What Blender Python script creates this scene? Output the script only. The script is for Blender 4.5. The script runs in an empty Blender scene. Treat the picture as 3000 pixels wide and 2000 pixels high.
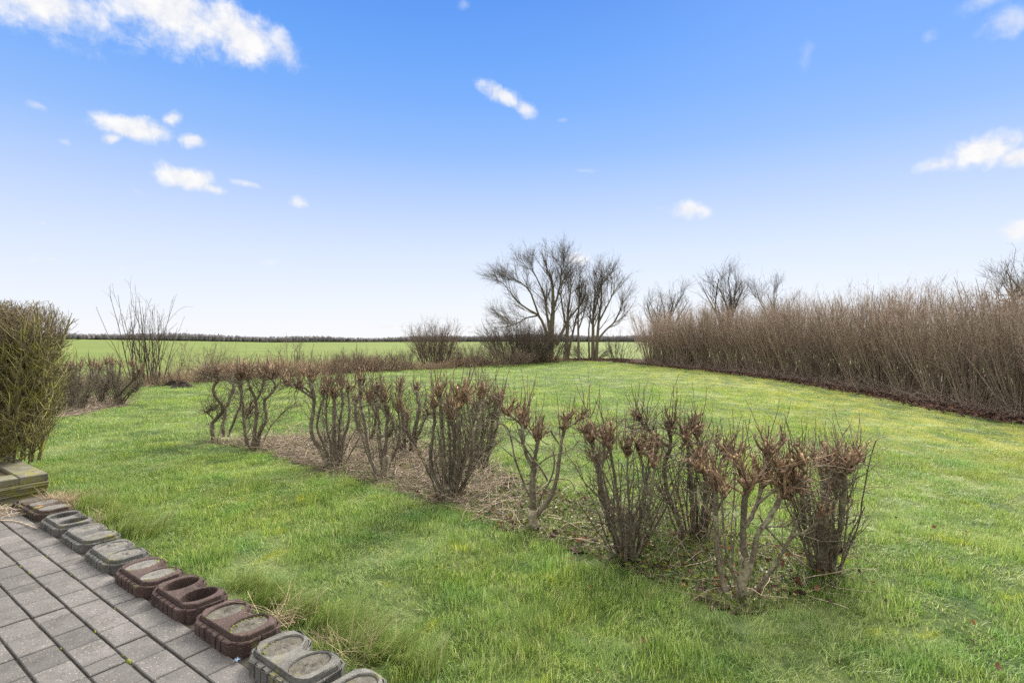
import bpy, math, random
import numpy as np
from mathutils import Vector, Matrix

D = bpy.data
SC = bpy.context.scene
COL = SC.collection
R = math.radians
F, HZ, H = 1580.0, 985.0, 1.43          # lens in photo pixels, horizon row, eye height

# ------------------------------------------------------------------ camera
cam = D.cameras.new('camera')
cam.sensor_width = 36.0
cam.lens = 36.0 * F / 3000.0
cam.shift_y = -(1000.0 - HZ) / 3000.0
cam.clip_start, cam.clip_end = 0.05, 6000
camo = D.objects.new('camera', cam)
camo.location = (0, 0, H)
camo.rotation_euler = (R(90), 0, 0)
COL.objects.link(camo)
SC.camera = camo

# ------------------------------------------------------------------ sky, sun, exposure
SUN_EL, SUN_AZ = 36.0, 30.0              # azimuth from +Y towards +X
w = D.worlds.new('World')
SC.world = w
w.use_nodes = True
NT = w.node_tree
for n in list(NT.nodes):
    NT.nodes.remove(n)
def wn(t, **k):
    n = NT.nodes.new(t)
    for a, v in k.items():
        setattr(n, a, v)
    return n
def wl(a, b):
    NT.links.new(a, b)
def wmath(op, a, b=None, c=None, clamp=False):
    n = wn('ShaderNodeMath', operation=op, use_clamp=clamp)
    for i, v in enumerate((a, b, c)):
        if v is None:
            continue
        if isinstance(v, (int, float)):
            n.inputs[i].default_value = v
        else:
            wl(v, n.inputs[i])
    return n.outputs[0]
w_out = wn('ShaderNodeOutputWorld')
bg = wn('ShaderNodeBackground')
bg.inputs['Strength'].default_value = 0.15
wl(bg.outputs[0], w_out.inputs[0])
sky = wn('ShaderNodeTexSky', sky_type='NISHITA')
sky.sun_disc = False
sky.sun_elevation = R(SUN_EL)
sky.sun_rotation = R(SUN_AZ)
sky.altitude = 10
sky.air_density, sky.dust_density, sky.ozone_density = 1.0, 0.6, 1.5
geo = wn('ShaderNodeTexCoord')
sep = wn('ShaderNodeSeparateXYZ')
wl(geo.outputs['Generated'], sep.inputs[0])
az = wmath('ARCTAN2', sep.outputs[0], sep.outputs[1])
el = wmath('ARCSINE', sep.outputs[2])
# the blue of this sky deepens with elevation
ramp = wn('ShaderNodeValToRGB')
wl(wmath('DIVIDE', el, R(60), clamp=True), ramp.inputs[0])
cr = ramp.color_ramp
EXPO = 1.42
SKYLIN = [(0.0, (.93, .945, .98)), (3.0, (.86, .905, .985)), (8.5, (.70, .80, .985)), (13.7, (.50, .655, .98)), (18.7, (.30, .52, .975)),
          (23.4, (.20, .435, .965)), (27.8, (.145, .38, .945)), (32.0, (.112, .322, .895)), (39.0, (.09, .29, .86))]
SKYST = [(e_ / 60, tuple(x / (.15 * 2 ** EXPO) for x in c_)) for e_, c_ in SKYLIN] + [(47.0 / 60, (14.0, 13.6, 12.9)), (1.0, (14.0, 13.6, 12.9))]  # topmost stops: bright white added above the view as fill light
for i, (p, c) in enumerate(SKYST):
    e = cr.elements[i] if i < 2 else cr.elements.new(p)
    e.position = p
    e.color = (c[0] / 10, c[1] / 10, c[2] / 10, 1)
gain = wn('ShaderNodeMix', data_type='RGBA', blend_type='MULTIPLY')
gain.inputs[0].default_value = 1.0
wl(ramp.outputs[0], gain.inputs[6])
gain.inputs[7].default_value = (10, 10, 10, 1)
skymix = wn('ShaderNodeMix', data_type='RGBA')
skymix.inputs[0].default_value = 0.985
wl(sky.outputs[0], skymix.inputs[6])
# unseen white sky overhead and behind the camera, added as fill light
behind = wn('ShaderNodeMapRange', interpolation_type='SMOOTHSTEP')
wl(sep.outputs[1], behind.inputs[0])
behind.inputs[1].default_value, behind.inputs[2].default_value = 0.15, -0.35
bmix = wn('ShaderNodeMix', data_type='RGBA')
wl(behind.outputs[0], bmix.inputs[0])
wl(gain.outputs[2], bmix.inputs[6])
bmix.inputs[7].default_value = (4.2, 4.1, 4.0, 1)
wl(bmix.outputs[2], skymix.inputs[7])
# clouds, each at its own azimuth and elevation
pos = wn('ShaderNodeCombineXYZ')
wl(az, pos.inputs[0]); wl(el, pos.inputs[1])
nz = wn('ShaderNodeTexNoise', noise_dimensions='3D')
nz.inputs['Scale'].default_value = 9.0
nz.inputs['Detail'].default_value = 7
nz.inputs['Roughness'].default_value = 0.6
wl(pos.outputs[0], nz.inputs['Vector'])
warp = wn('ShaderNodeVectorMath', operation='MULTIPLY_ADD')
wl(nz.outputs['Color'], warp.inputs[0])
warp.inputs[1].default_value = (0.055, 0.035, 0)
warp.inputs[2].default_value = (-0.0275, -0.0175, 0)
wadd = wn('ShaderNodeVectorMath', operation='ADD')
wl(pos.outputs[0], wadd.inputs[0]); wl(warp.outputs[0], wadd.inputs[1])
nf = wn('ShaderNodeTexNoise', noise_dimensions='3D')
nf.inputs['Scale'].default_value = 30.0
nf.inputs['Detail'].default_value = 6
nf.inputs['Roughness'].default_value = 0.62
wl(wadd.outputs[0], nf.inputs['Vector'])
CLOUDS = [  # px, py, half width, half height, tilt (deg, + = falls to the right), strength, edge softness
    (120, 5, 300, 85, 0, 1.0, 0.7), (480, 10, 320, 105, 6, 1.0, 0.6), (690, 90, 150, 70, 20, 1.0, 0.5), (815, 130, 85, 38, 38, .85, 0.8),
    (390, 372, 120, 38, -6, 1.0, 0.35), (505, 342, 32, 26, -20, .9, 0.5), (325, 404, 40, 20, -25, .9, 0.6),
    (565, 408, 46, 22, 0, .9, 0.5), (540, 513, 98, 36, 8, 1.0, 0.4), (610, 545, 60, 18, 8, .9, 0.6),
    (732, 541, 48, 11, 8, .7, 0.8), (875, 590, 38, 18, 0, .75, 0.8),
    (1475, 285, 90, 20, 24, .9, 0.6), (1535, 320, 40, 24, 35, .85, 0.7), (1645, 357, 18, 7, 0, .3, 1),
    (2015, 620, 75, 27, 8, .95, 0.6),
    (2890, 435, 140, 50, 0, 1.0, 0.5), (2760, 470, 70, 24, -8, .8, 0.8), (2985, 455, 70, 36, 0, 1.0, 0.5),
    (2985, 668, 70, 32, -6, .95, 0.5),
    (2950, 75, 100, 45, 0, .55, 1.0), (2890, 10, 90, 26, 0, .6, 1.0), (2710, 112, 25, 22, 30, .35, 1.0),
    (2365, 165, 26, 40, 10, .2, 1.0), (110, 310, 38, 15, 10, .6, 1.0), (190, 416, 22, 10, 0, .4, 1.0), (128, 662, 16, 8, 0, .5, 1.0),
    (130, 775, 80, 10, 0, .55, 1.0), (1690, 765, 46, 24, 12, .8, 0.8), (1720, 494, 40, 8, 0, .25, 1.0), (1150, 960, 60, 12, 0, .6, 1.0),
    (790, 765, 40, 10, 0, .3, 1.0), (400, 555, 40, 10, 30, .25, 1.0), (1365, 20, 20, 12, 0, .3, 1.0), (350, 785, 16, 8, 0, .4, 1.0)]
mask = None
nfc = wmath('SUBTRACT', nf.outputs[0], 0.5)
for px, py, hw, hh, tilt, st, soft in CLOUDS:
    a0 = math.atan2(px - 1500, F)
    dd = math.hypot(F, px - 1500)
    e0 = math.atan2(HZ - py, dd)
    ha = hw / F * math.cos(a0) ** 2
    he = hh / dd
    mp = wn('ShaderNodeMapping', vector_type='TEXTURE')
    mp.inputs['Location'].default_value = (a0, e0, 0)
    mp.inputs['Rotation'].default_value = (0, 0, R(-tilt))
    mp.inputs['Scale'].default_value = (ha, he, 1)
    wl(wadd.outputs[0], mp.inputs['Vector'])
    ln = wn('ShaderNodeVectorMath', operation='LENGTH')
    wl(mp.outputs[0], ln.inputs[0])
    v = wmath('SUBTRACT', 1.18, ln.outputs['Value'])
    v = wmath('MULTIPLY_ADD', nfc, 1.1 + soft, v)
    mr = wn('ShaderNodeMapRange', interpolation_type='SMOOTHSTEP')
    wl(v, mr.inputs[0])
    mr.inputs[1].default_value, mr.inputs[2].default_value = 0.0, 0.48 + soft * 0.9
    mr.inputs[3].default_value, mr.inputs[4].default_value = 0.0, st
    mask = mr.outputs[0] if mask is None else wmath('MAXIMUM', mask, mr.outputs[0])
cmix = wn('ShaderNodeMix', data_type='RGBA')
wl(mask, cmix.inputs[0])
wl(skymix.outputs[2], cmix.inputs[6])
cshade = wn('ShaderNodeMix', data_type='RGBA')
wl(wmath('MULTIPLY_ADD', nfc, 3.2, 0.62, clamp=True), cshade.inputs[0])
CK = 2 ** (1 - EXPO)
cshade.inputs[6].default_value = (2.62 * CK, 2.72 * CK, 3.0 * CK, 1)
cshade.inputs[7].default_value = (3.3 * CK, 3.28 * CK, 3.28 * CK, 1)
wl(cshade.outputs[2], cmix.inputs[7])
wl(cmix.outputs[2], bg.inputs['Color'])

sun = D.lights.new('sun', 'SUN')
sun.energy = 3.8
sun.angle = R(26)
sun.color = (1.0, 0.93, 0.82)
suno = D.objects.new('sun', sun)
d = Vector((math.sin(R(SUN_AZ)) * math.cos(R(SUN_EL)), math.cos(R(SUN_AZ)) * math.cos(R(SUN_EL)), math.sin(R(SUN_EL))))
suno.rotation_euler = (-d).to_track_quat('-Z', 'Y').to_euler()
suno.location = (0, 0, 30)
COL.objects.link(suno)
SC.view_settings.view_transform = 'Standard'
SC.view_settings.look = 'None'
SC.view_settings.exposure = EXPO
SC.view_settings.gamma = 1.0
SC.render.engine = 'CYCLES'
SC.cycles.sample_clamp_indirect = 2.0
SC.cycles.sample_clamp_direct = 6.0
SC.cycles.max_bounces = 6
SC.cycles.diffuse_bounces = 3
SC.cycles.glossy_bounces = 2
SC.cycles.transmission_bounces = 4
SC.cycles.use_denoising = False

# ------------------------------------------------------------------ helpers
def P(px, py, Y):
    """photo pixel at depth Y -> world point"""
    return np.array([(px - 1500) / F * Y, Y, H - (py - HZ) / F * Y])
def G0(px, py, z=0.0):
    """photo pixel -> point on the ground plane"""
    return P(px, py, F * (H - z) / (py - HZ))

def tag(o, label=None, cat=None, group=None, kind=None):
    if label: o['label'] = label
    if cat: o['category'] = cat
    if group: o['group'] = group
    if kind: o['kind'] = kind
    return o
def empty(name, loc, label, cat, group=None):
    o = D.objects.new(name, None)
    o.location = loc
    o.empty_display_size = 0.2
    COL.objects.link(o)
    return tag(o, label, cat, group)
def mesh_from(name, verts, faces, mat, smooth=True, attrs=None, matidx=None):
    """faces: list of int arrays (n,k)"""
    me = D.meshes.new(name)
    verts = np.asarray(verts, np.float32)
    fs = [np.asarray(f, np.int32) for f in faces if len(f)]
    nl = sum(f.size for f in fs)
    nf_ = sum(len(f) for f in fs)
    me.vertices.add(len(verts))
    me.vertices.foreach_set('co', verts.ravel())
    me.loops.add(nl)
    me.loops.foreach_set('vertex_index', np.concatenate([f.ravel() for f in fs]))
    me.polygons.add(nf_)
    tot = np.concatenate([np.full(len(f), f.shape[1], np.int32) for f in fs])
    st = np.concatenate([[0], np.cumsum(tot)[:-1]]).astype(np.int32)
    me.polygons.foreach_set('loop_start', st)
    me.polygons.foreach_set('loop_total', tot)
    me.polygons.foreach_set('use_smooth', np.full(nf_, smooth))
    for an, av in (attrs or {}).items():
        a = me.attributes.new(an, 'FLOAT', 'POINT')
        a.data.foreach_set('value', np.asarray(av, np.float32))
    for m in (mat if isinstance(mat, (list, tuple)) else [mat]):
        me.materials.append(m)
    if matidx is not None:
        me.polygons.foreach_set('material_index', np.asarray(matidx, np.int32))
    me.update(calc_edges=True)
    me.validate()
    return me
def obj(name, me, parent=None, loc=None):
    o = D.objects.new(name, me)
    COL.objects.link(o)
    if parent is not None:
        o.parent = parent
    if loc is not None:
        o.location = loc
    return o
class MB:
    """collects boxes, prisms and raw polygons into one mesh"""
    def __init__(s):
        s.v, s.f, s.mi = [], [], []
    def poly(s, vs, fs, mi=0):
        o = len(s.v)
        s.v += [tuple(float(c) for c in q) for q in vs]
        s.f += [[i + o for i in f] for f in fs]
        s.mi += [mi] * len(fs)
    def mesh(s, name, mat, smooth=False):
        me = D.meshes.new(name)
        me.from_pydata(s.v, [], s.f)
        for m in (mat if isinstance(mat, (list, tuple)) else [mat]):
            me.materials.append(m)
        me.polygons.foreach_set('material_index', s.mi)
        me.polygons.foreach_set('use_smooth', [smooth] * len(s.f))
        me.update()
        return me

# -------- tubes and branching (all vectorised)
def nrm(a):
    return a / np.maximum(np.linalg.norm(a, axis=-1, keepdims=True), 1e-9)
def tubes(batches):
    """batches: list of (Pts N,K,3 ; Rad N,K ; sides). returns verts, [quads], rnd attribute"""
    V, Q, A = [], [], []
    off = 0
    rg = np.random.default_rng(5)
    for Pt, Rd, S in batches:
        Pt = np.asarray(Pt, float); Rd = np.asarray(Rd, float)
        if len(Pt) == 0:
            continue
        N, K, _ = Pt.shape
        T = nrm(np.gradient(Pt, axis=1))
        m = nrm(T.mean(1))
        ref = np.where(np.abs(m[:, 2:3]) < 0.8, np.array([[0, 0, 1.0]]), np.array([[1.0, 0.3, 0]]))
        a = nrm(np.cross(T, ref[:, None, :]))
        b = np.cross(T, a)
        th = np.arange(S) * 2 * np.pi / S
        ring = a[:, :, None, :] * np.cos(th)[None, None, :, None] + b[:, :, None, :] * np.sin(th)[None, None, :, None]
        v = Pt[:, :, None, :] + ring * Rd[:, :, None, None]
        V.append(v.reshape(-1, 3))
        A.append(np.repeat(rg.random(N), K * S))
        n, k, s = np.meshgrid(np.arange(N), np.arange(K - 1), np.arange(S), indexing='ij')
        s2 = (s + 1) % S
        base = off + n * K * S
        q = np.stack([base + k * S + s, base + k * S + s2, base + (k + 1) * S + s2, base + (k + 1) * S + s], -1)
        Q.append(q.reshape(-1, 4))
        off += N * K * S
    return np.concatenate(V), [np.concatenate(Q)], np.concatenate(A)
def tube_mesh(name, batches, mat):
    v, q, a = tubes(batches)
    return mesh_from(name, v, q, mat, True, {'tint': a})
def blunt(Pt, Rd):
    """closes the far end of each tube flat (a cut)"""
    Pt = np.concatenate([Pt, Pt[:, -1:] + (Pt[:, -1:] - Pt[:, -2:-1]) * 0.004], 1)
    Rd = np.concatenate([Rd, Rd[:, -1:] * 0.02], 1)
    return Pt, Rd
def spline(cp, K, rng=None, jit=0.0):
    """Catmull-Rom through control points (n,3) -> (K,3)"""
    cp = np.asarray(cp, float)
    if len(cp) == 2:
        cp = np.stack([cp[0], (cp[0] + cp[1]) / 2, cp[1]])
    n = len(cp)
    ext = np.concatenate([[2 * cp[0] - cp[1]], cp, [2 * cp[-1] - cp[-2]]])
    t = np.linspace(0, n - 1 - 1e-6, K)
    i = t.astype(int); f = (t - i)[:, None]
    p0, p1, p2, p3 = ext[i], ext[i + 1], ext[i + 2], ext[i + 3]
    out = 0.5 * (2 * p1 + (p2 - p0) * f + (2 * p0 - 5 * p1 + 4 * p2 - p3) * f ** 2 + (3 * p1 - p0 - 3 * p2 + p3) * f ** 3)
    if rng is not None and jit:
        j = rng.normal(0, jit, (K, 3))
        j[0] = 0
        out = out + j
    return out
def shoots(rng, start, dirs, length, r0, r1, K, wig=0.12, curl=0.0, bump=0.0):
    """batch of free twigs. start N,3; dirs N,3; length N; curl pulls up (+) or down (-)"""
    N = len(start)
    dirs = nrm(np.asarray(dirs, float))
    pts = np.zeros((N, K, 3)); pts[:, 0] = start
    dcur = dirs.copy()
    step = (np.asarray(length) / (K - 1))[:, None]
    for k in range(1, K):
        dcur = nrm(dcur + rng.normal(0, wig, (N, 3)) + np.array([0, 0, curl]))
        pts[:, k] = pts[:, k - 1] + dcur * step
    t = np.linspace(0, 1, K)[None]
    rad = np.asarray(r0).reshape(-1, 1) * (1 - t) + np.asarray(r1).reshape(-1, 1) * t
    if rad.shape[0] == 1:
        rad = np.repeat(rad, N, 0)
    if bump:
        rad = rad * (1 + bump * (np.arange(K) % 2 * 2 - 1))[None]
    return pts, rad
def sprout(rng, PP, RR, n, t0, t1, l0, l1, ang, K, wig=0.12, curl=0.0, up=0.0, rs=0.6, rmax=1.0, rtip=0.001, taper=0.0, bump=0.0, bias=(0, 0, 0)):
    """n side twigs from random places on the parents"""
    N, Kp, _ = PP.shape
    i = rng.integers(0, N, n)
    t = rng.uniform(t0, t1, n) * (Kp - 1)
    k = np.minimum(t.astype(int), Kp - 2); f = (t - k)[:, None]
    s = PP[i, k] * (1 - f) + PP[i, k + 1] * f
    r = RR[i, k] * (1 - f[:, 0]) + RR[i, k + 1] * f[:, 0]
    tg = nrm(PP[i, k + 1] - PP[i, k])
    rv = nrm(np.cross(tg, rng.normal(0, 1, (n, 3))))
    a = np.radians(rng.normal(ang, ang * 0.22, n))[:, None]
    dr = tg * np.cos(a) + rv * np.sin(a) + np.array([0, 0, up]) + np.array(bias)
    L = rng.uniform(l0, l1, n) * (1 - taper * t / (Kp - 1))
    r0 = np.minimum(r * rs, rmax)
    return shoots(rng, s, dr, L, r0, np.minimum(r0, rtip), K, wig, curl, bump)

# ------------------------------------------------------------------ materials
def mat(name, rough=0.9, spec=0.3):
    m = D.materials.new(name)
    m.use_nodes = True
    b = m.node_tree.nodes['Principled BSDF']
    b.inputs['Roughness'].default_value = rough
    b.inputs['Specular IOR Level'].default_value = spec
    return m, m.node_tree, b
def nnode(nt, t, **k):
    n = nt.nodes.new(t)
    for a, v in k.items():
        setattr(n, a, v)
    return n
def ramp_node(nt, fac, stops):
    r = nnode(nt, 'ShaderNodeValToRGB')
    for i, (p, c) in enumerate(stops):
        e = r.color_ramp.elements[i] if i < 2 else r.color_ramp.elements.new(p)
        e.position = p
        e.color = (*c, 1)
    nt.links.new(fac, r.inputs[0])
    return r.outputs[0]
def coords(nt, kind='world'):
    if kind == 'world':
        return nnode(nt, 'ShaderNodeNewGeometry').outputs['Position']
    return nnode(nt, 'ShaderNodeTexCoord').outputs['Object']
def noise(nt, vec, scale, detail=4, rough=0.55, dist=0.0, out='Fac', sc3=None):
    if sc3:
        mp = nnode(nt, 'ShaderNodeMapping')
        mp.inputs['Scale'].default_value = sc3
        nt.links.new(vec, mp.inputs[0])
        vec = mp.outputs[0]
    n = nnode(nt, 'ShaderNodeTexNoise')
    n.inputs['Scale'].default_value = scale
    n.inputs['Detail'].default_value = detail
    n.inputs['Roughness'].default_value = rough
    n.inputs['Distortion'].default_value = dist
    nt.links.new(vec, n.inputs['Vector'])
    return n.outputs[out]
def mix(nt, fac, a, b, mode='MIX'):
    m = nnode(nt, 'ShaderNodeMix', data_type='RGBA', blend_type=mode)
    for s, v in ((m.inputs[0], fac), (m.inputs[6], a), (m.inputs[7], b)):
        if isinstance(v, (int, float)):
            s.default_value = v
        elif isinstance(v, tuple):
            s.default_value = (*v, 1)
        else:
            nt.links.new(v, s)
    return m.outputs[2]
def mth(nt, op, a, b=0.0, clamp=False):
    m = nnode(nt, 'ShaderNodeMath', operation=op, use_clamp=clamp)
    for s, v in ((m.inputs[0], a), (m.inputs[1], b)):
        if isinstance(v, (int, float)):
            s.default_value = v
        else:
            nt.links.new(v, s)
    return m.outputs[0]
def maprange(nt, v, a, b, c=0.0, d=1.0):
    m = nnode(nt, 'ShaderNodeMapRange', interpolation_type='SMOOTHSTEP')
    nt.links.new(v, m.inputs[0])
    for i, x in enumerate((a, b, c, d)):
        m.inputs[i + 1].default_value = x
    return m.outputs[0]
def bump(nt, b, h, strength=0.5, dist=0.01):
    n = nnode(nt, 'ShaderNodeBump')
    n.inputs['Strength'].default_value = strength
    n.inputs['Distance'].default_value = dist
    nt.links.new(h, n.inputs['Height'])
    nt.links.new(n.outputs[0], b.inputs['Normal'])
def attr(nt, name):
    return nnode(nt, 'ShaderNodeAttribute', attribute_name=name).outputs['Fac']

def bark(name, dark, light, lichen=None, lich=0.5, scale=60, tint=0.35):
    m, nt, b = mat(name, 0.85, 0.25)
    v = coords(nt, 'object')
    n1 = noise(nt, v, scale, 5, 0.65)
    c = ramp_node(nt, n1, [(0.3, dark), (0.7, light)])
    if lichen:
        n2 = noise(nt, v, scale * 0.22, 4, 0.7)
        c = mix(nt, maprange(nt, n2, lich - 0.06, lich + 0.1), c, lichen)
    t = attr(nt, 'tint')
    k = mth(nt, 'MULTIPLY_ADD', t, tint * 2)
    nt.nodes[-1].inputs[2].default_value = 1 - tint
    oi = nnode(nt, 'ShaderNodeObjectInfo').outputs['Random']
    kr = mth(nt, 'MULTIPLY_ADD', oi, 0.36)
    nt.nodes[-1].inputs[2].default_value = 0.82
    k = mth(nt, 'MULTIPLY', k, kr)
    hv = nnode(nt, 'ShaderNodeHueSaturation')
    nt.links.new(c, hv.inputs['Color'])
    nt.links.new(k, hv.inputs['Value'])
    nt.links.new(hv.outputs[0], b.inputs['Base Color'])
    bump(nt, b, n1, 0.6, 0.004)
    return m
M = {}
M['stem'] = bark('grey_bark', (0.034, 0.027, 0.020), (0.155, 0.125, 0.090), (0.18, 0.175, 0.115), 0.56, 70, 0.25)
M['trunkpale'] = bark('pale_bark', (0.08, 0.068, 0.045), (0.29, 0.255, 0.175), (0.05, 0.042, 0.03), 0.55, 45, 0.1)
M['stub'] = bark('cut_twig', (0.060, 0.037, 0.024), (0.265, 0.172, 0.108), (0.48, 0.35, 0.22), 0.59, 60, 0.55)
M['shoot'] = bark('red_shoot', (0.07, 0.046, 0.034), (0.17, 0.112, 0.080), None, 0.5, 60, 0.35)
M['hazel'] = bark('hazel_bark', (0.10, 0.080, 0.058), (0.31, 0.245, 0.175), (0.19, 0.17, 0.09), 0.60, 30, 0.45)
M['hazeltwig'] = bark('hazel_twig', (0.155, 0.117, 0.092), (0.37, 0.282, 0.225), None, 0.5, 20, 0.55)
M['mossy'] = bark('mossy_bark', (0.056, 0.051, 0.022), (0.215, 0.188, 0.098), (0.235, 0.226, 0.055), 0.52, 40, 0.45)
M['mossytip'] = bark('clipped_twig', (0.075, 0.056, 0.040), (0.21, 0.158, 0.115), (0.12, 0.12, 0.042), 0.58, 30, 0.4)
M['tree'] = bark('tree_bark', (0.048, 0.041, 0.029), (0.135, 0.115, 0.075), (0.12, 0.115, 0.05), 0.57, 12, 0.2)
M['treetwig'] = bark('tree_twig', (0.055, 0.044, 0.035), (0.13, 0.10, 0.078), None, 0.5, 10, 0.3)
M['darkbush'] = bark('dark_bush_twig', (0.040, 0.032, 0.024), (0.10, 0.078, 0.056), None, 0.5, 10, 0.4)
M['bush'] = bark('bush_twig', (0.075, 0.054, 0.040), (0.17, 0.125, 0.092), None, 0.5, 14, 0.4)
M['straw'] = bark('dry_stem', (0.11, 0.085, 0.06), (0.36, 0.29, 0.215), None, 0.5, 30, 0.6)
M['drygrass'] = bark('dry_grass_blade', (0.19, 0.14, 0.085), (0.40, 0.31, 0.205), None, 0.5, 8, 0.4)

def concrete(name, a, c, patch, grain=(0.5, 0.46, 0.4), moss=0.0, scale=1.0, wet=None):
    m, nt, b = mat(name, 0.85, 0.3)
    v = coords(nt, 'world')
    n1 = noise(nt, v, 9 * scale, 5, 0.6)
    col = ramp_node(nt, n1, [(0.32, a), (0.68, c)])
    n2 = noise(nt, v, 3.5 * scale, 4, 0.6)
    col = mix(nt, maprange(nt, n2, 0.5, 0.66), col, patch)
    vo = nnode(nt, 'ShaderNodeTexVoronoi')
    vo.inputs['Scale'].default_value = (120 if name == 'concrete_tile' else 170) * scale
    nt.links.new(v, vo.inputs['Vector'])
    sepc = nnode(nt, 'ShaderNodeSeparateColor')
    nt.links.new(vo.outputs['Color'], sepc.inputs[0])
    sp = mth(nt, 'MULTIPLY', mth(nt, 'GREATER_THAN', sepc.outputs[0], 0.90 if name == 'concrete_tile' else 0.80), mth(nt, 'LESS_THAN', vo.outputs['Distance'], 0.42))
    col = mix(nt, mth(nt, 'MULTIPLY', sp, 0.7), col, grain)
    sp2 = mth(nt, 'MULTIPLY', mth(nt, 'LESS_THAN', sepc.outputs[0], 0.16), mth(nt, 'LESS_THAN', vo.outputs['Distance'], 0.4))
    col = mix(nt, mth(nt, 'MULTIPLY', sp2, 0.6), col, (a[0] * .35, a[1] * .35, a[2] * .35))
    n3 = noise(nt, v, 260 * scale, 3, 0.7)
    col = mix(nt, 0.6, col, ramp_node(nt, n3, [(0.3, (0.35, 0.35, 0.35)), (0.7, (1, 1, 1))]), 'MULTIPLY')
    if moss:
        n4 = noise(nt, v, 6 * scale, 6, 0.75)
        col = mix(nt, maprange(nt, n4, 1 - moss - 0.05, 1 - moss + 0.06), col, (0.13, 0.125, 0.035))
    if name == 'concrete_tile':
        k = mth(nt, 'MULTIPLY_ADD', attr(nt, 'tint'), 0.5)
        nt.nodes[-1 if nt.nodes[-1].type == 'MATH' else -2].inputs[2].default_value = 0.75
        hv = nnode(nt, 'ShaderNodeHueSaturation')
        nt.links.new(col, hv.inputs['Color']); nt.links.new(k, hv.inputs['Value'])
        col = hv.outputs[0]
        n5 = noise(nt, v, 1.7, 5, 0.7)
        col = mix(nt, mth(nt, 'MULTIPLY', maprange(nt, n5, 0.52, 0.70), 0.45), col, (0.06, 0.056, 0.05))
    nt.links.new(col, b.inputs['Base Color'])
    bump(nt, b, n3, 0.7, 0.004)
    return m
M['tile'] = concrete('concrete_tile', (0.082, 0.077, 0.072), (0.136, 0.127, 0.121), (0.099, 0.093, 0.089), (0.271, 0.241, 0.205), 0.0)
M['greystone'] = concrete('grey_concrete', (0.064, 0.062, 0.056), (0.150, 0.146, 0.131), (0.109, 0.106, 0.094), (0.230, 0.218, 0.192), 0.37)
M['darkstone'] = concrete('weathered_concrete', (0.037, 0.037, 0.034), (0.127, 0.123, 0.113), (0.082, 0.082, 0.074), (0.225, 0.218, 0.198), 0.39)
M['redstone'] = concrete('red_concrete', (0.028, 0.016, 0.013), (0.076, 0.048, 0.041), (0.048, 0.027, 0.023), (0.150, 0.112, 0.095), 0.36)
M['brownstone'] = concrete('brown_concrete', (0.027, 0.017, 0.013), (0.069, 0.048, 0.038), (0.042, 0.024, 0.019), (0.131, 0.101, 0.083), 0.43)
M['wallblock'] = concrete('mossy_block', (0.079, 0.077, 0.053), (0.190, 0.177, 0.133), (0.111, 0.107, 0.060), (0.265, 0.247, 0.212), 0.47)
M['mortar'] = concrete('coarse_mortar', (0.047, 0.044, 0.033), (0.118, 0.109, 0.090), (0.073, 0.068, 0.053), (0.168, 0.157, 0.129), 0.38, 1.3)
M['palemortar'] = concrete('pale_mortar', (0.086, 0.081, 0.071), (0.162, 0.154, 0.142), (0.122, 0.115, 0.103), (0.208, 0.196, 0.174), 0.36, 1.3)
M['joint'] = concrete('joint_dirt', (0.014, 0.011, 0.008), (0.040, 0.033, 0.024), (0.025, 0.02, 0.014), (0.07, 0.055, 0.04), 0.36)

def simple(name, stops, scale, rough=0.95, kind='world', detail=5, bstr=0.6, bdist=0.02, sc3=None):
    m, nt, b = mat(name, rough, 0.2)
    n1 = noise(nt, coords(nt, kind), scale, detail, 0.65, 0.0, 'Fac', sc3)
    nt.links.new(ramp_node(nt, n1, stops), b.inputs['Base Color'])
    bump(nt, b, n1, bstr, bdist)
    return m
M['soil'] = simple('bed_soil', [(0.3, (0.022, 0.016, 0.010)), (0.55, (0.060, 0.044, 0.027)), (0.75, (0.12, 0.09, 0.055))], 26)
M['litter'] = simple('leaf_litter', [(0.3, (0.025, 0.014, 0.011)), (0.55, (0.065, 0.036, 0.026)), (0.75, (0.12, 0.07, 0.05))], 16)
M['molesoil'] = simple('dark_soil', [(0.3, (0.010, 0.008, 0.006)), (0.7, (0.04, 0.031, 0.024))], 14)
M['wood'] = simple('far_wood_bark', [(0.3, (0.085, 0.082, 0.088)), (0.7, (0.15, 0.142, 0.145))], 0.12)
M['lichen'] = simple('orange_lichen', [(0.35, (0.20, 0.11, 0.012)), (0.65, (0.42, 0.24, 0.02))], 120)
M['moss'] = simple('joint_moss', [(0.3, (0.06, 0.075, 0.01)), (0.7, (0.17, 0.19, 0.03))], 90)
M['wrapper'] = simple('shiny_wrapper', [(0.4, (0.05, 0.10, 0.20)), (0.6, (0.30, 0.36, 0.42))], 60, 0.35)

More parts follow.
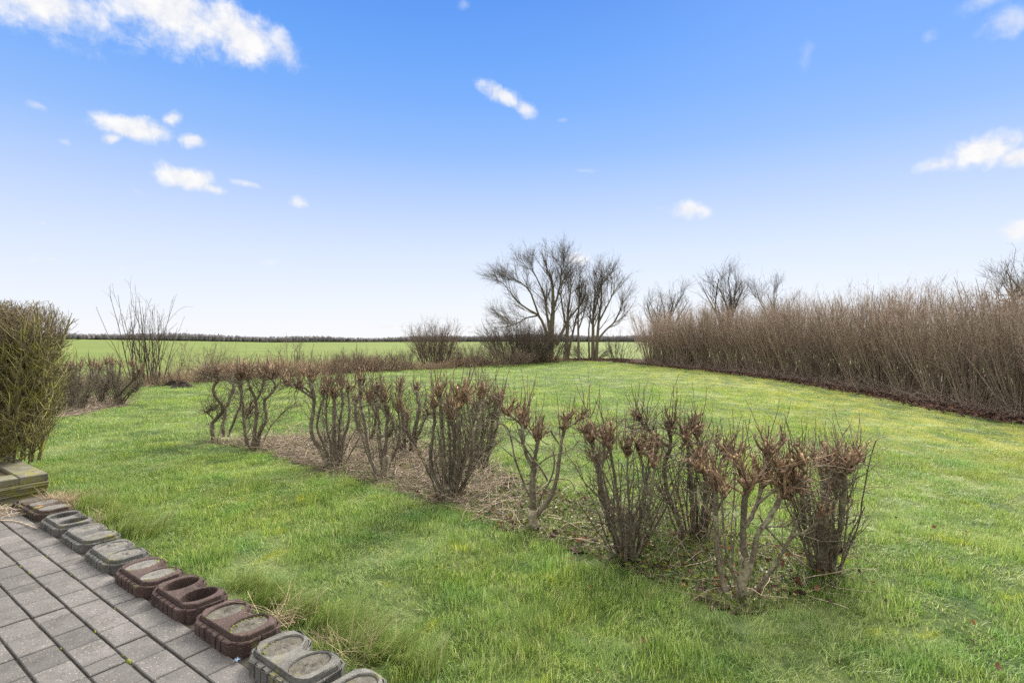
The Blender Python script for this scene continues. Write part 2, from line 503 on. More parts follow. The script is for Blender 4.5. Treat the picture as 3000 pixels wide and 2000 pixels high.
def leafmat(name, stops, trans=0.35, rough=0.6, world=None, obj_rand=False, spec=0.3):
    m = D.materials.new(name)
    m.use_nodes = True
    nt = m.node_tree
    b = nt.nodes['Principled BSDF']
    b.inputs['Roughness'].default_value = rough
    b.inputs['Specular IOR Level'].default_value = spec
    c = ramp_node(nt, attr(nt, 'tint'), stops)
    if world:
        c = world(nt, c)
    nt.links.new(c, b.inputs['Base Color'])
    tr = nnode(nt, 'ShaderNodeBsdfTranslucent')
    nt.links.new(c, tr.inputs[0])
    ms = nnode(nt, 'ShaderNodeMixShader')
    ms.inputs[0].default_value = trans
    nt.links.new(b.outputs[0], ms.inputs[1])
    nt.links.new(tr.outputs[0], ms.inputs[2])
    nt.links.new(ms.outputs[0], nt.nodes['Material Output'].inputs[0])
    return m
def lawn_tones(nt, c):
    """patches of the real turf: yellowish moss by the hazel hedge, bluish rank tufts, pale worn patches with dew sheen painted in"""
    p = coords(nt, 'world')
    n1 = noise(nt, p, 0.55, 4, 0.6)
    n2 = noise(nt, p, 2.3, 4, 0.65)
    n3 = noise(nt, p, 1.1, 3, 0.6, 0.4)
    c = mix(nt, maprange(nt, n2, 0.45, 0.68), c, mix(nt, 1.0, c, (0.72, 0.92, 0.85), 'MULTIPLY'))
    c = mix(nt, maprange(nt, n1, 0.44, 0.62), c, mix(nt, 1.0, c, (1.18, 1.12, 0.9), 'MULTIPLY'))
    c = mix(nt, mth(nt, 'MULTIPLY', maprange(nt, n3, 0.47, 0.68), 0.32), c, (0.30, 0.345, 0.15))  # pale patches, also putting the dew sheen into the turf colour
    n6 = noise(nt, p, 3.7, 3, 0.5, 0.5)
    c = mix(nt, maprange(nt, n6, 0.63, 0.72), c, mix(nt, 1.0, c, (1.30, 1.15, 0.45), 'MULTIPLY'))
    n7 = noise(nt, p, 5.3, 4, 0.6)
    c = mix(nt, maprange(nt, n7, 0.56, 0.68), c, mix(nt, 1.0, c, (0.62, 0.70, 0.62), 'MULTIPLY'))
    sp = nnode(nt, 'ShaderNodeSeparateXYZ')
    nt.links.new(p, sp.inputs[0])
    # mossy ground follows the hedge line (x about 8)
    near = maprange(nt, mth(nt, 'MULTIPLY_ADD', n2, 3.4), 4.2, 9.2)
    add = nt.nodes[-2]
    nt.links.new(sp.outputs[0], add.inputs[2])
    n5 = noise(nt, p, 3.0, 5, 0.7, 0.0, 'Fac', (1.0, 0.35, 1.0))
    k = mth(nt, 'MULTIPLY', near, maprange(nt, n5, 0.42, 0.58))
    c = mix(nt, mth(nt, 'MULTIPLY', k, 0.6), c, (0.24, 0.235, 0.03))
    return c
GR = [(0.0, (0.046, 0.084, 0.012)), (0.3, (0.128, 0.205, 0.033)), (0.6, (0.235, 0.330, 0.072)), (0.85, (0.37, 0.44, 0.17)), (1.0, (0.50, 0.44, 0.27))]
M['grass'] = leafmat('grass_blade', GR, 0.48, 0.5, lawn_tones, spec=0.4)
M['longgrass'] = leafmat('long_grass_blade', [(0.0, (0.06, 0.10, 0.014)), (0.5, (0.17, 0.24, 0.045)), (0.8, (0.28, 0.34, 0.11)), (1.0, (0.44, 0.35, 0.19))], 0.45, 0.5, spec=0.4)
M['weed'] = leafmat('weed_leaf', [(0.0, (0.03, 0.055, 0.012)), (0.5, (0.075, 0.11, 0.022)), (1.0, (0.17, 0.19, 0.03))], 0.3, 0.5)
M['deadleaf'] = leafmat('dead_leaf', [(0.0, (0.035, 0.018, 0.012)), (0.5, (0.085, 0.042, 0.026)), (0.85, (0.15, 0.068, 0.032)), (0.95, (0.26, 0.105, 0.03)), (1.0, (0.28, 0.24, 0.10))], 0.2, 0.55)
M['litterleaf'] = leafmat('litter_leaf', [(0.0, (0.022, 0.012, 0.010)), (0.6, (0.075, 0.04, 0.03)), (1.0, (0.19, 0.105, 0.06))], 0.15, 0.7)
M['beechleaf'] = leafmat('brown_beech_leaf', [(0.0, (0.05, 0.024, 0.012)), (0.6, (0.13, 0.065, 0.03)), (1.0, (0.21, 0.115, 0.055))], 0.3, 0.7)

m, nt, b = mat('lawn_ground', 0.95, 0.15)
p = coords(nt, 'world')
c = ramp_node(nt, noise(nt, p, 30, 5, 0.7), [(0.25, (0.018, 0.026, 0.007)), (0.55, (0.045, 0.07, 0.016)), (0.8, (0.085, 0.10, 0.03))])
c = lawn_tones(nt, c)
nt.links.new(c, b.inputs['Base Color'])
bump(nt, b, noise(nt, p, 45, 4, 0.7), 0.8, 0.03)
M['lawn'] = m
m, nt, b = mat('winter_wheat', 0.95, 0.15)
p = coords(nt, 'world')
n1 = noise(nt, p, 0.05, 5, 0.6, 0.3, 'Fac', (1.0, 2.2, 1.0))
n2 = noise(nt, p, 0.9, 4, 0.7, 0.0, 'Fac', (0.45, 1.0, 1.0))
c = ramp_node(nt, n1, [(0.3, (0.070, 0.100, 0.016)), (0.5, (0.088, 0.118, 0.021)), (0.7, (0.108, 0.132, 0.028))])
c = mix(nt, 0.5, c, ramp_node(nt, n2, [(0.3, (0.60, 0.62, 0.62)), (0.65, (1, 1, 1))]), 'MULTIPLY')
wv = nnode(nt, 'ShaderNodeTexWave', wave_type='BANDS', bands_direction='Y')
wv.inputs['Scale'].default_value = 0.021
wv.inputs['Distortion'].default_value = 1.5
wv.inputs['Detail Scale'].default_value = 0.05
nt.links.new(p, wv.inputs[0])
c = mix(nt, mth(nt, 'MULTIPLY', maprange(nt, wv.outputs['Fac'], 0.9, 1.0), 0.4), c, (0.09, 0.11, 0.03))
nt.links.new(c, b.inputs['Base Color'])
bump(nt, b, n2, 0.5, 0.05)
M['field'] = m

# ------------------------------------------------------------------ layout: planter row axes
E1 = np.array([0.8131, -0.5822])        # along the stone row, towards the viewer
E2 = np.array([0.5822, 0.8131])         # across it, towards the grass
A8 = np.array([-1.518, 2.578])          # front corner of the fullest dark red stone
def UV(u, v, z=0.0):
    q = A8 + E1 * u + E2 * v
    return np.array([q[0], q[1], z])
def toUV(x, y):
    dx, dy = x - A8[0], y - A8[1]
    return dx * E1[0] + dy * E1[1], dx * E2[0] + dy * E2[1]
def bumps(x, y):
    return 0.012 * np.sin(x * 1.7 + 0.4 * np.sin(y * 1.3)) * np.sin(y * 1.1 + 0.7) + 0.010 * np.sin(x * 4.1 + y * 2.3) * np.sin(y * 3.3 - x * 1.2)
def inpoly(x, y, poly):
    poly = np.asarray(poly)
    ins = np.zeros(x.shape, bool)
    j = len(poly) - 1
    for i in range(len(poly)):
        xi, yi = poly[i]; xj, yj = poly[j]
        c = ((yi > y) != (yj > y)) & (x < (xj - xi) * (y - yi) / (yj - yi + 1e-12) + xi)
        ins ^= c
        j = i
    return ins
BED_PX = [(598, 1290), (700, 1313), (800, 1336), (850, 1357), (984, 1390), (1123, 1424), (1239, 1470), (1330, 1494), (1480, 1562), (1566, 1578), (1700, 1622), (1844, 1665), (1960, 1712),
          (2090, 1775), (2200, 1792), (2400, 1752), (2480, 1700), (2440, 1640), (2250, 1596), (2080, 1552), (1880, 1505), (1700, 1456), (1560, 1418),
          (1440, 1370), (1300, 1326), (1180, 1296), (1060, 1276), (900, 1282), (760, 1286)]
BED = [tuple(G0(*q)[:2]) for q in BED_PX]
LBED = [tuple(G0(*q)[:2]) for q in [(120, 1225), (190, 1226), (300, 1200), (372, 1186), (362, 1168), (280, 1166), (120, 1175)]]
FAR = [(-30.0, -2.0), (-24.0, 2.0), (-14.5, 11.5), (-10.5, 15.2), (-9.6, 17.1), (-5.55, 21.9), (-3.26, 23.3), (-0.58, 26.9), (2.9, 30.9), (4.6, 32.0), (6.4, 29.4)]
EDGE = [(6.1, 29.0), (7.3, 25.0), (8.3, 21.9), (8.9, 17.0), (8.75, 12.9), (8.45, 10.5), (8.42, 8.9), (8.6, 7.0), (9.0, 4.0), (9.6, 0.0), (10, -4)]
LAWN = FAR + EDGE

# ------------------------------------------------------------------ structure: field, lawn, beds, patio
def field_z(x, y):
    r = np.hypot(x, y)
    a = np.arctan2(x, y)
    g = 1.0 - 0.78 * np.clip((-0.42 - a) / 0.28, 0, 1)
    z = -0.05 - 0.0088 * np.clip(r - 42, 0, 760) * g - 0.002 * np.clip(r - 800, 0, 5000)
    return z + 0.05 * np.sin(r * 0.09 + a * 5) * np.clip((r - 40) / 60, 0, 1)
rr = np.concatenate([[0.01], np.geomspace(2.0, 3600, 90)])
aa = np.linspace(-np.pi, np.pi, 181)[:-1]
A_, R_ = np.meshgrid(aa, rr, indexing='ij')
X_, Y_ = R_ * np.sin(A_), R_ * np.cos(A_)
V = np.stack([X_, Y_, field_z(X_, Y_)], -1).reshape(-1, 3)
na, nr = len(aa), len(rr)
i, j = np.meshgrid(np.arange(na), np.arange(nr - 1), indexing='ij')
i2 = (i + 1) % na
Q = np.stack([i * nr + j, i * nr + j + 1, i2 * nr + j + 1, i2 * nr + j], -1).reshape(-1, 4)
tag(obj('field', mesh_from('field', V, [Q], M['field'])), kind='structure')

def sheet(name, x0, x1, y0, y1, st, keep, zf, m):
    xs, ys = np.arange(x0, x1 + st, st), np.arange(y0, y1 + st, st)
    X, Y = np.meshgrid(xs, ys, indexing='ij')
    V = np.stack([X, Y, zf(X, Y)], -1).reshape(-1, 3)
    i, j = np.meshgrid(np.arange(len(xs) - 1), np.arange(len(ys) - 1), indexing='ij')
    n = len(ys)
    Q = np.stack([i * n + j, (i + 1) * n + j, (i + 1) * n + j + 1, i * n + j + 1], -1).reshape(-1, 4)
    c = V[Q].mean(1)
    Q = Q[keep(c[:, 0], c[:, 1])]
    used = np.unique(Q)
    mp = np.full(len(V), -1); mp[used] = np.arange(len(used))
    return obj(name, mesh_from(name, V[used], [mp[Q]], m))
def lawn_keep(x, y):
    u, v = toUV(x, y)
    k = inpoly(x, y, LAWN)
    k &= ~((v < 0.10) & (u > -3.35) & (u < 9))
    return k
tag(sheet('lawn', -32, 11, -4, 34, 0.125, lawn_keep, lambda x, y: bumps(x, y), M['lawn']), kind='structure')
tag(sheet('planting_bed', -4.6, 2.4, 2.4, 8.2, 0.05, lambda x, y: inpoly(x, y, BED), lambda x, y: bumps(x, y) + 0.006 + 0.012 * np.sin(x * 9) * np.sin(y * 8), M['soil']), kind='structure')
tag(sheet('hedge_bed', -10.5, -6, 8, 13, 0.1, lambda x, y: inpoly(x, y, LBED), lambda x, y: bumps(x, y) + 0.006, M['soil']), kind='structure')
STRIP = [(p_[0] - 0.05, p_[1]) for p_ in EDGE] + [(19, -4), (19, 10), (17, 22), (12.5, 30), (6.5, 34.5), (2.2, 34.5), (2.5, 31.6), (4.4, 31.2)]
tag(sheet('leaf_litter_strip', 2, 19.5, -4, 35, 0.2, lambda x, y: inpoly(x + 0.12 * np.sin(y * 3.1) + 0.1 * np.sin(y * 7.7), y, STRIP), lambda x, y: bumps(x, y) + 0.012 + 0.01 * np.sin(x * 5) * np.sin(y * 6), M['litter']), kind='structure')

# patio: one paved surface, every setting stone modelled, long joints running along E1
rng = np.random.default_rng(11)
mb = MB()
tv = []
rows = 24
for r_ in range(rows):
    v1 = 0.016 - r_ * 0.142
    v0 = v1 - 0.132
    u = -3.40 + (0.105 if r_ % 2 else 0.0) + rng.uniform(-0.03, 0.03)
    drift = 0.0
    while u < 4.2:
        tv.append((len(mb.v), rng.normal(.5, .22)))
        L = 0.205 if rng.random() > 0.06 else 0.100
        du, dz, tl = rng.normal(0, 0.0015), rng.normal(0, 0.0014), rng.normal(0, 0.004)
        a0, a1 = u + 0.0035 + du, u + L - 0.0035 + du
        ch = 0.004
        top = []
        for (pu, pv) in ((a0 + ch, v0 + ch), (a1 - ch, v0 + ch), (a1 - ch, v1 - ch), (a0 + ch, v1 - ch)):
            top.append(UV(pu, pv, dz + tl * (pu - a0) + 0.0))
        mid = []
        for (pu, pv) in ((a0, v0), (a1, v0), (a1, v1), (a0, v1)):
            mid.append(UV(pu, pv, dz - ch + tl * (pu - a0)))
        bot = [UV(*q, -0.03) for q in ((a0, v0), (a1, v0), (a1, v1), (a0, v1))]
        mb.poly(top + mid + bot, [(0, 1, 2, 3)] + [(4 + k, 4 + (k + 1) % 4, (k + 1) % 4, k) for k in range(4)] + [(8 + k, 8 + (k + 1) % 4, 4 + (k + 1) % 4, 4 + k) for k in range(4)])
        u += L
pm = mb.mesh('patio', M['tile'])
ta = pm.attributes.new('tint', 'FLOAT', 'POINT')
tvals = np.full(len(mb.v), .5)
for q_, (o_, t_) in enumerate(tv):
    tvals[o_:o_ + 12] = t_
ta.data.foreach_set('value', tvals.astype(np.float32))
tag(obj('patio', pm), kind='structure')
mb = MB()
c4 = [UV(-3.6, 0.13, -0.0095), UV(-3.6, -3.6, -0.0095), UV(4.4, -3.6, -0.0095), UV(4.4, 0.13, -0.0095)]
mb.poly(c4, [(0, 1, 2, 3)])
tag(obj('patio_bedding', mb.mesh('patio_bedding', M['joint'])), kind='structure')

# moss cushions in the joints
rng = np.random.default_rng(3)
vs, fs = [], []
for k in range(75):
    rj = rng.integers(1, 9)
    if k % 5 < 2: continue
    uu, vv = rng.uniform(-2.2, 1.4), 0.021 - rj * 0.142 + rng.normal(0, 0.002)
    s = rng.uniform(0.003, 0.009) * (1.8 if rng.random() < 0.06 else 1)
    n = 7
    th = np.arange(n) * 2 * np.pi / n
    o = len(vs)
    for (rad, hh) in ((1.0, -0.008), (0.8, 0.0), (0.4, s * 0.35)):
        for t in th:
            vs.append(UV(uu + s * rad * 1.7 * np.cos(t) * rng.uniform(.8, 1.2), vv + s * 0.7 * rad * np.sin(t) * rng.uniform(.8, 1.2), hh))
    vs.append(UV(uu, vv, s * 0.5))
    for q in range(2):
        for t in range(n):
            fs.append((o + q * n + t, o + q * n + (t + 1) % n, o + (q + 1) * n + (t + 1) % n, o + (q + 1) * n + t))
    for t in range(n):
        fs.append((o + 2 * n + t, o + 2 * n + (t + 1) % n, o + 3 * n))
mb = MB(); mb.poly(vs, fs)
tag(obj('joint_moss', mb.mesh('joint_moss', M['moss'], True)), 'tiny green moss cushions growing in the patio joints', 'moss', kind='stuff')

# ------------------------------------------------------------------ edging planter stones
def inset(poly, d):
    poly = np.asarray(poly, float)
    n = len(poly)
    out = []
    for i in range(n):
        p0, p1, p2 = poly[i - 1], poly[i], poly[(i + 1) % n]
        d1 = (p1 - p0) / np.linalg.norm(p1 - p0); d2 = (p2 - p1) / np.linalg.norm(p2 - p1)
        n1 = np.array([-d1[1], d1[0]]); n2 = np.array([-d2[1], d2[0]])
        b = n1 + n2
        b = b / max(np.dot(b, n1), 0.35)
        out.append(p1 + b * d * (1.0))
    return np.array(out)
def stone_mesh(seed, m, top, rim, holedepth, chip=1.0):
    """twin-cell planter block: flat fluted front, chamfered ends, two lobes at the back, two oval cells"""
    rg = np.random.default_rng(seed)
    fl = []
    nrib = 6
    for k in range(nrib):                                  # fluted front edge, v = 0
        u0 = 0.307 * k / nrib; u1 = 0.307 * (k + 1) / nrib
        fl += [(u0 + 0.005, 0.0), (u1 - 0.005, 0.0)]
        if k < nrib - 1:
            fl += [(u1 - 0.0025, 0.016), (u1 + 0.0025, 0.016)]
    out = fl + [(0.335, 0.022), (0.340, 0.030), (0.349, 0.030), (0.366, 0.045), (0.377, 0.066), (0.377, 0.12), (0.371, 0.125), (0.377, 0.13), (0.374, 0.200), (0.340, 0.240), (0.300, 0.248), (0.262, 0.250), (0.235, 0.249), (0.205, 0.222),
                (0.166, 0.186), (0.146, 0.186), (0.112, 0.222), (0.082, 0.249), (0.045, 0.250), (0.01, 0.248), (-0.030, 0.240), (-0.066, 0.200), (-0.070, 0.13), (-0.064, 0.125), (-0.070, 0.12), (-0.070, 0.066), (-0.059, 0.045), (-0.042, 0.030), (-0.033, 0.030), (-0.028, 0.022)]
    smooth_out = [(0.0, 0.019), (0.307, 0.019), (0.345, 0.038), (0.371, 0.070), (0.372, 0.198), (0.338, 0.236), (0.300, 0.244), (0.240, 0.244), (0.205, 0.218), (0.166, 0.182), (0.146, 0.182), (0.112, 0.218), (0.078, 0.244), (0.01, 0.244), (-0.029, 0.236), (-0.062, 0.198), (-0.064, 0.070), (-0.038, 0.038)]
    out = np.array(out); so = np.array(smooth_out)
    ridge = inset(so, 0.014)
    vs, fs = [], []
    def ring(poly, z, jit=0.0):
        o = len(vs)
        for q in poly:
            vs.append((q[0] + rg.normal(0, jit), q[1] + rg.normal(0, jit), z + rg.normal(0, jit)))
        return list(range(o, o + len(poly)))
    def bridge(r1, r2):
        n = len(r1)
        for i in range(n):
            fs.append((r1[i], r1[(i + 1) % n], r2[(i + 1) % n], r2[i]))
    # side wall
    b0 = ring(out, -0.06); b1 = ring(out, top - rim - 0.004, 0.0012); b2 = ring(inset(out, 0.004), top - rim, 0.0012 * chip)
    bridge(b0, b1); bridge(b1, b2)
    mb2 = MB()
    # ledge and plateau: filled with triangles by tessellation around the holes
    from mathutils.geometry import delaunay_2d_cdt
    def fill(outer, holes, z, jit, pts_in=0):
        co, ed = [], []
        for lp in [outer] + holes:
            o = len(co)
            co += [Vector((float(q[0]), float(q[1]))) for q in lp]
            ed += [(o + i, o + (i + 1) % len(lp)) for i in range(len(lp))]
        res = delaunay_2d_cdt(co, ed, [], 0, 1e-5)
        vv, ff = res[0], res[2]
        o = len(vs)
        for q in vv:
            vs.append((q.x, q.y, z + rg.normal(0, jit)))
        for f in ff:
            c = np.mean([[vv[i].x, vv[i].y] for i in f], 0)
            if not inpoly(np.array([c[0]]), np.array([c[1]]), outer)[0]:
                continue
            if any(inpoly(np.array([c[0]]), np.array([c[1]]), h)[0] for h in holes):
                continue
            fs.append(tuple(o + i for i in f))
    fill(inset(out, 0.004), [inset(so, 0.004)], top - rim, 0.0)
    g0 = ring(inset(so, 0.004), top - rim - 0.0005); g1 = ring(inset(so, 0.006), top - rim - 0.007)
    bridge(g0, g1); bridge(g1, ring(inset(so, 0.0099), top - rim - 0.007))
    r1 = ring(inset(so, 0.010), top - rim - 0.007); r2 = ring(inset(so, 0.013), top - 0.003, 0.0008 * chip); r3 = ring(inset(so, 0.017), top, 0.0006 * chip)
    bridge(r1, r2); bridge(r2, r3)
    ov = []
    for cu in (0.048, 0.259):
        th = np.arange(28) * 2 * np.pi / 28
        ov.append(np.stack([cu + 0.066 * np.cos(th) * 1.0, 0.128 + 0.090 * np.sin(th)], -1))
    lip = [c_ + (o_ - c_) * 1.05 for o_, c_ in ((o_, o_.mean(0)) for o_ in ov)]
    fill(inset(so, 0.017), lip, top, 0.0)
    for o_, l_ in zip(ov, lip):
        h0 = ring(l_, top); h1 = ring(o_, top - 0.005, 0.0005); h2 = ring(o_.mean(0) + (o_ - o_.mean(0)) * 0.96, top - holedepth)
        bridge(h1, h0); bridge(h2, h1)
        o = len(vs); vs.append((*o_.mean(0), top - holedepth))
        for i in range(28):
            fs.append((h2[i], h2[(i + 1) % 28], o))
    mb2.poly(vs, fs)
    return mb2.mesh('planter_stone', m), ov
def fill_mesh(seed, oval, top, depth, m, rough=0.004, crater=0.0):
    rg = np.random.default_rng(seed)
    vs, fs = [], []
    c = oval.mean(0)
    nr_ = 7
    for k in range(nr_):
        s = 0.975 * (1 - k / nr_)
        for i in range(28):
            q = c + (oval[i] - c) * s
            vs.append((q[0], q[1], top - depth + (rg.normal(0, rough) if k else 0) - crater * math.exp(-((q[0] - c[0] + .02) ** 2 + (q[1] - c[1]) ** 2) / 0.0006)))
    vs.append((c[0], c[1], top - depth))
    for k in range(nr_ - 1):
        for i in range(28):
            fs.append((k * 28 + i, k * 28 + (i + 1) % 28, (k + 1) * 28 + (i + 1) % 28, (k + 1) * 28 + i))
    for i in range(28):
        fs.append(((nr_ - 1) * 28 + i, (nr_ - 1) * 28 + (i + 1) % 28, nr_ * 28))
    mb2 = MB(); mb2.poly(vs, fs)
    return mb2.mesh('mortar_fill', m, True)
STONES = [  # front corner px (x, y), top height, rim, stone, filling, fill depth, label, turn
    ((36, 1474), 0.036, 0.010, 'brownstone', 'mortar', 0.004, 'sunken rusty brown planter stone half buried against the foot of the mossy block wall', 4),
    ((64, 1486), 0.062, 0.019, 'brownstone', 'palemortar', 0.003, 'dark brown planter stone with smooth grey filling and orange lichen spot beside the dead twigs', 2),
    ((117, 1525), 0.068, 0.020, 'darkstone', None, 0.0, 'weathered dark grey planter stone with two empty oval cells', 0),
    ((178, 1567), 0.066, 0.020, 'darkstone', 'palemortar', 0.002, 'weathered grey planter stone filled flush to the rim, between empty grey and cracked grey stones', 1),
    ((249, 1620), 0.070, 0.020, 'darkstone', 'palemortar', 0.006, 'grey planter stone whose pale filling is cracked and flaking, next to a red one', 0),
    ((335, 1678), 0.076, 0.020, 'redstone', 'palemortar', 0.005, 'reddish planter stone with pale grey filling edged by green moss', 0),
    ((441, 1738), 0.078, 0.020, 'redstone', None, 0.0, 'reddish brown planter stone with two empty deep oval cells', 0),
    ((569, 1822), 0.080, 0.021, 'redstone', 'mortar', 0.010, 'reddish planter stone with dark coarse filling and a crumbled hole in one cell', 0),
    ((727, 1930), 0.082, 0.020, 'greystone', 'mortar', 0.009, 'light grey planter stone filled with sandy mortar and chipped rim, largest in view', -2),
    (None, 0.082, 0.020, 'greystone', 'mortar', 0.010, 'light grey planter stone ending the row, cut off by the picture edge', -2)]
base_rot = math.atan2(E1[1], E1[0])
for k, (pxy, top, rim, sm, fm, fd, lab, turn) in enumerate(STONES):
    if pxy:
        q = G0(*pxy, top - rim)
    else:
        q = G0(727, 1930, 0.054) + np.array([*(E1 * 0.502), 0])
    e = empty('planter_stone', (q[0], q[1], 0), lab, 'planter stone', 'concrete planter stones edging the patio')
    e.rotation_euler = (0, 0, base_rot + R(turn))
    me, ov = stone_mesh(40 + k, M[sm], top, rim, 0.10 if fm is None else fd + 0.03, 3.0 if k == 8 else 1.4)
    obj('block', me, e)
    if fm:
        for c_, o_ in enumerate(ov):
            obj('mortar_fill', fill_mesh(80 + 2 * k + c_, o_, top, fd, M[fm], 0.006 if k == 4 else 0.0022 if fm == 'palemortar' else 0.004, 0.02 if (k == 7 and c_ == 0) else 0), e)

    if k in (1, 5, 7, 8):
        rgm = np.random.default_rng(500 + k)
        if k == 1:
            spots = [(np.array([.16, .075]) + rgm.normal(0, .010, 2), .005) for _ in range(16)]
        else:
            spots = []
            for c_, o_ in enumerate(ov):
                if k == 8 and c_ == 1: continue
                a0 = rgm.integers(0, 28)
                for q_ in range(16 if k != 8 else 7):
                    pt = o_[(a0 + q_) % 28]
                    spots.append((pt + (o_.mean(0) - pt) * rgm.uniform(.03, .16) + rgm.normal(0, .002, 2), rgm.uniform(.003, .007)))
        for spots in ([spots] if k == 1 else [q_ for q_ in (spots[:16 if k != 8 else 7], spots[16:]) if q_]):
            vs_, fs_ = [], []
            for pt, sz in spots:
                o0 = len(vs_); zb = top + .0005 if k == 1 else top - fd
                hh_ = .0015 if k == 1 else .005
                for (rad, h_) in ((1.0, -.001), (.7, hh_ * .7)):
                    for t_ in range(7):
                        a_ = t_ * 2 * np.pi / 7
                        vs_.append((pt[0] + sz * rad * np.cos(a_) * rgm.uniform(.7, 1.3), pt[1] + sz * rad * np.sin(a_) * rgm.uniform(.7, 1.3), zb + h_))
                vs_.append((pt[0], pt[1], zb + hh_))
                for t_ in range(7):
                    fs_.append((o0 + t_, o0 + (t_ + 1) % 7, o0 + 7 + (t_ + 1) % 7, o0 + 7 + t_))
                    fs_.append((o0 + 7 + t_, o0 + 7 + (t_ + 1) % 7, o0 + 14))
            mbm = MB(); mbm.poly(vs_, fs_)
            obj('lichen' if k == 1 else 'moss', mbm.mesh('moss', M['lichen' if k == 1 else 'moss'], True), e)

# ------------------------------------------------------------------ low raised-bed wall
W0 = np.array([-4.318, 4.548])
def WV(t, s, z):
    q = W0 + E2 * t - E1 * s
    return (q[0], q[1], z)
def slab(t0, t1, s0, s1, z0, z1, ch=0.006, seed=0, rough=0.0):
    rg = np.random.default_rng(seed)
    mb = MB()
    nt_, ns_ = (14, 3) if rough else (2, 2)
    ring_ = []
    def loop(d, z):
        pts = []
        for a, b_ in (((t0 + d, s0 + d), (t1 - d, s0 + d)), ((t1 - d, s0 + d), (t1 - d, s1 - d)), ((t1 - d, s1 - d), (t0 + d, s1 - d)), ((t0 + d, s1 - d), (t0 + d, s0 + d))):
            n = 12 if rough else 1
            for i in range(n):
                f = i / n
                pts.append((a[0] + (b_[0] - a[0]) * f + rg.normal(0, rough), a[1] + (b_[1] - a[1]) * f + rg.normal(0, rough), z))
        return pts
    zs = [(0, z0 + 0.001)] + ([(0, z0 + (z1 - z0) * q) for q in (0.25, 0.5, 0.75)] if rough else []) + [(0, z1 - ch), (ch, z1)]
    loops = [loop(d_, z_) for d_, z_ in zs]
    n = len(loops[0])
    vs = [WV(*q) for lp in loops for q in lp]
    fs = []
    for k in range(len(loops) - 1):
        for i in range(n):
            fs.append((k * n + i, (k + 1) * n + i, (k + 1) * n + (i + 1) % n, k * n + (i + 1) % n))
    fs.append(tuple((len(loops) - 1) * n + i for i in range(n))[::-1])
    mb.poly(vs, fs)
    return mb
wall = empty('garden_wall', (W0[0], W0[1], 0), 'low mossy concrete block wall holding the raised bed under the clipped hedge', 'wall')
def addw(name, mbx):
    me = mbx.mesh(name, M['wallblock'])
    me.transform(Matrix.Translation((-W0[0], -W0[1], 0)))
    obj(name, me, wall)
addw('block_course', slab(-1.4, 0.306, 0.012, 0.20, -0.03, 0.052, 0.004, 1, 0.0025))
addw('block_course', slab(-1.4, 0.316, 0.0, 0.20, 0.055, 0.098, 0.006, 2, 0.004))
addw('block_course', slab(-1.4, 0.322, -0.004, 0.20, 0.101, 0.150, 0.006, 3, 0.004))
addw('coping_stone', slab(0.125, 0.318, 0.002, 0.20, 0.153, 0.215, 0.007, 4))
addw('coping_stone', slab(-0.275, 0.121, 0.004, 0.20, 0.153, 0.212, 0.007, 5))
addw('coping_stone', slab(-0.675, -0.279, 0.0, 0.20, 0.153, 0.213, 0.007, 6))
addw('coping_stone', slab(-1.39, -0.679, 0.003, 0.20, 0.153, 0.212, 0.007, 7))
addw('block_course', slab(0.13, 0.310, 0.204, 3.4, -0.03, 0.150, 0.006, 8, 0.004))
for q in range(6):
    addw('coping_stone', slab(0.125, 0.316, 0.204 + q * 0.4, 0.204 + q * 0.4 + 0.396, 0.153, 0.214, 0.007, 9 + q))
mb = MB()
mb.poly([WV(-1.4, 0.18, 0.185), WV(0.14, 0.18, 0.185), WV(0.14, 3.4, 0.20), WV(-1.4, 3.4, 0.20)], [(3, 2, 1, 0)])
tag(obj('raised_bed_soil', mb.mesh('raised_bed_soil', M['soil'])), kind='structure')

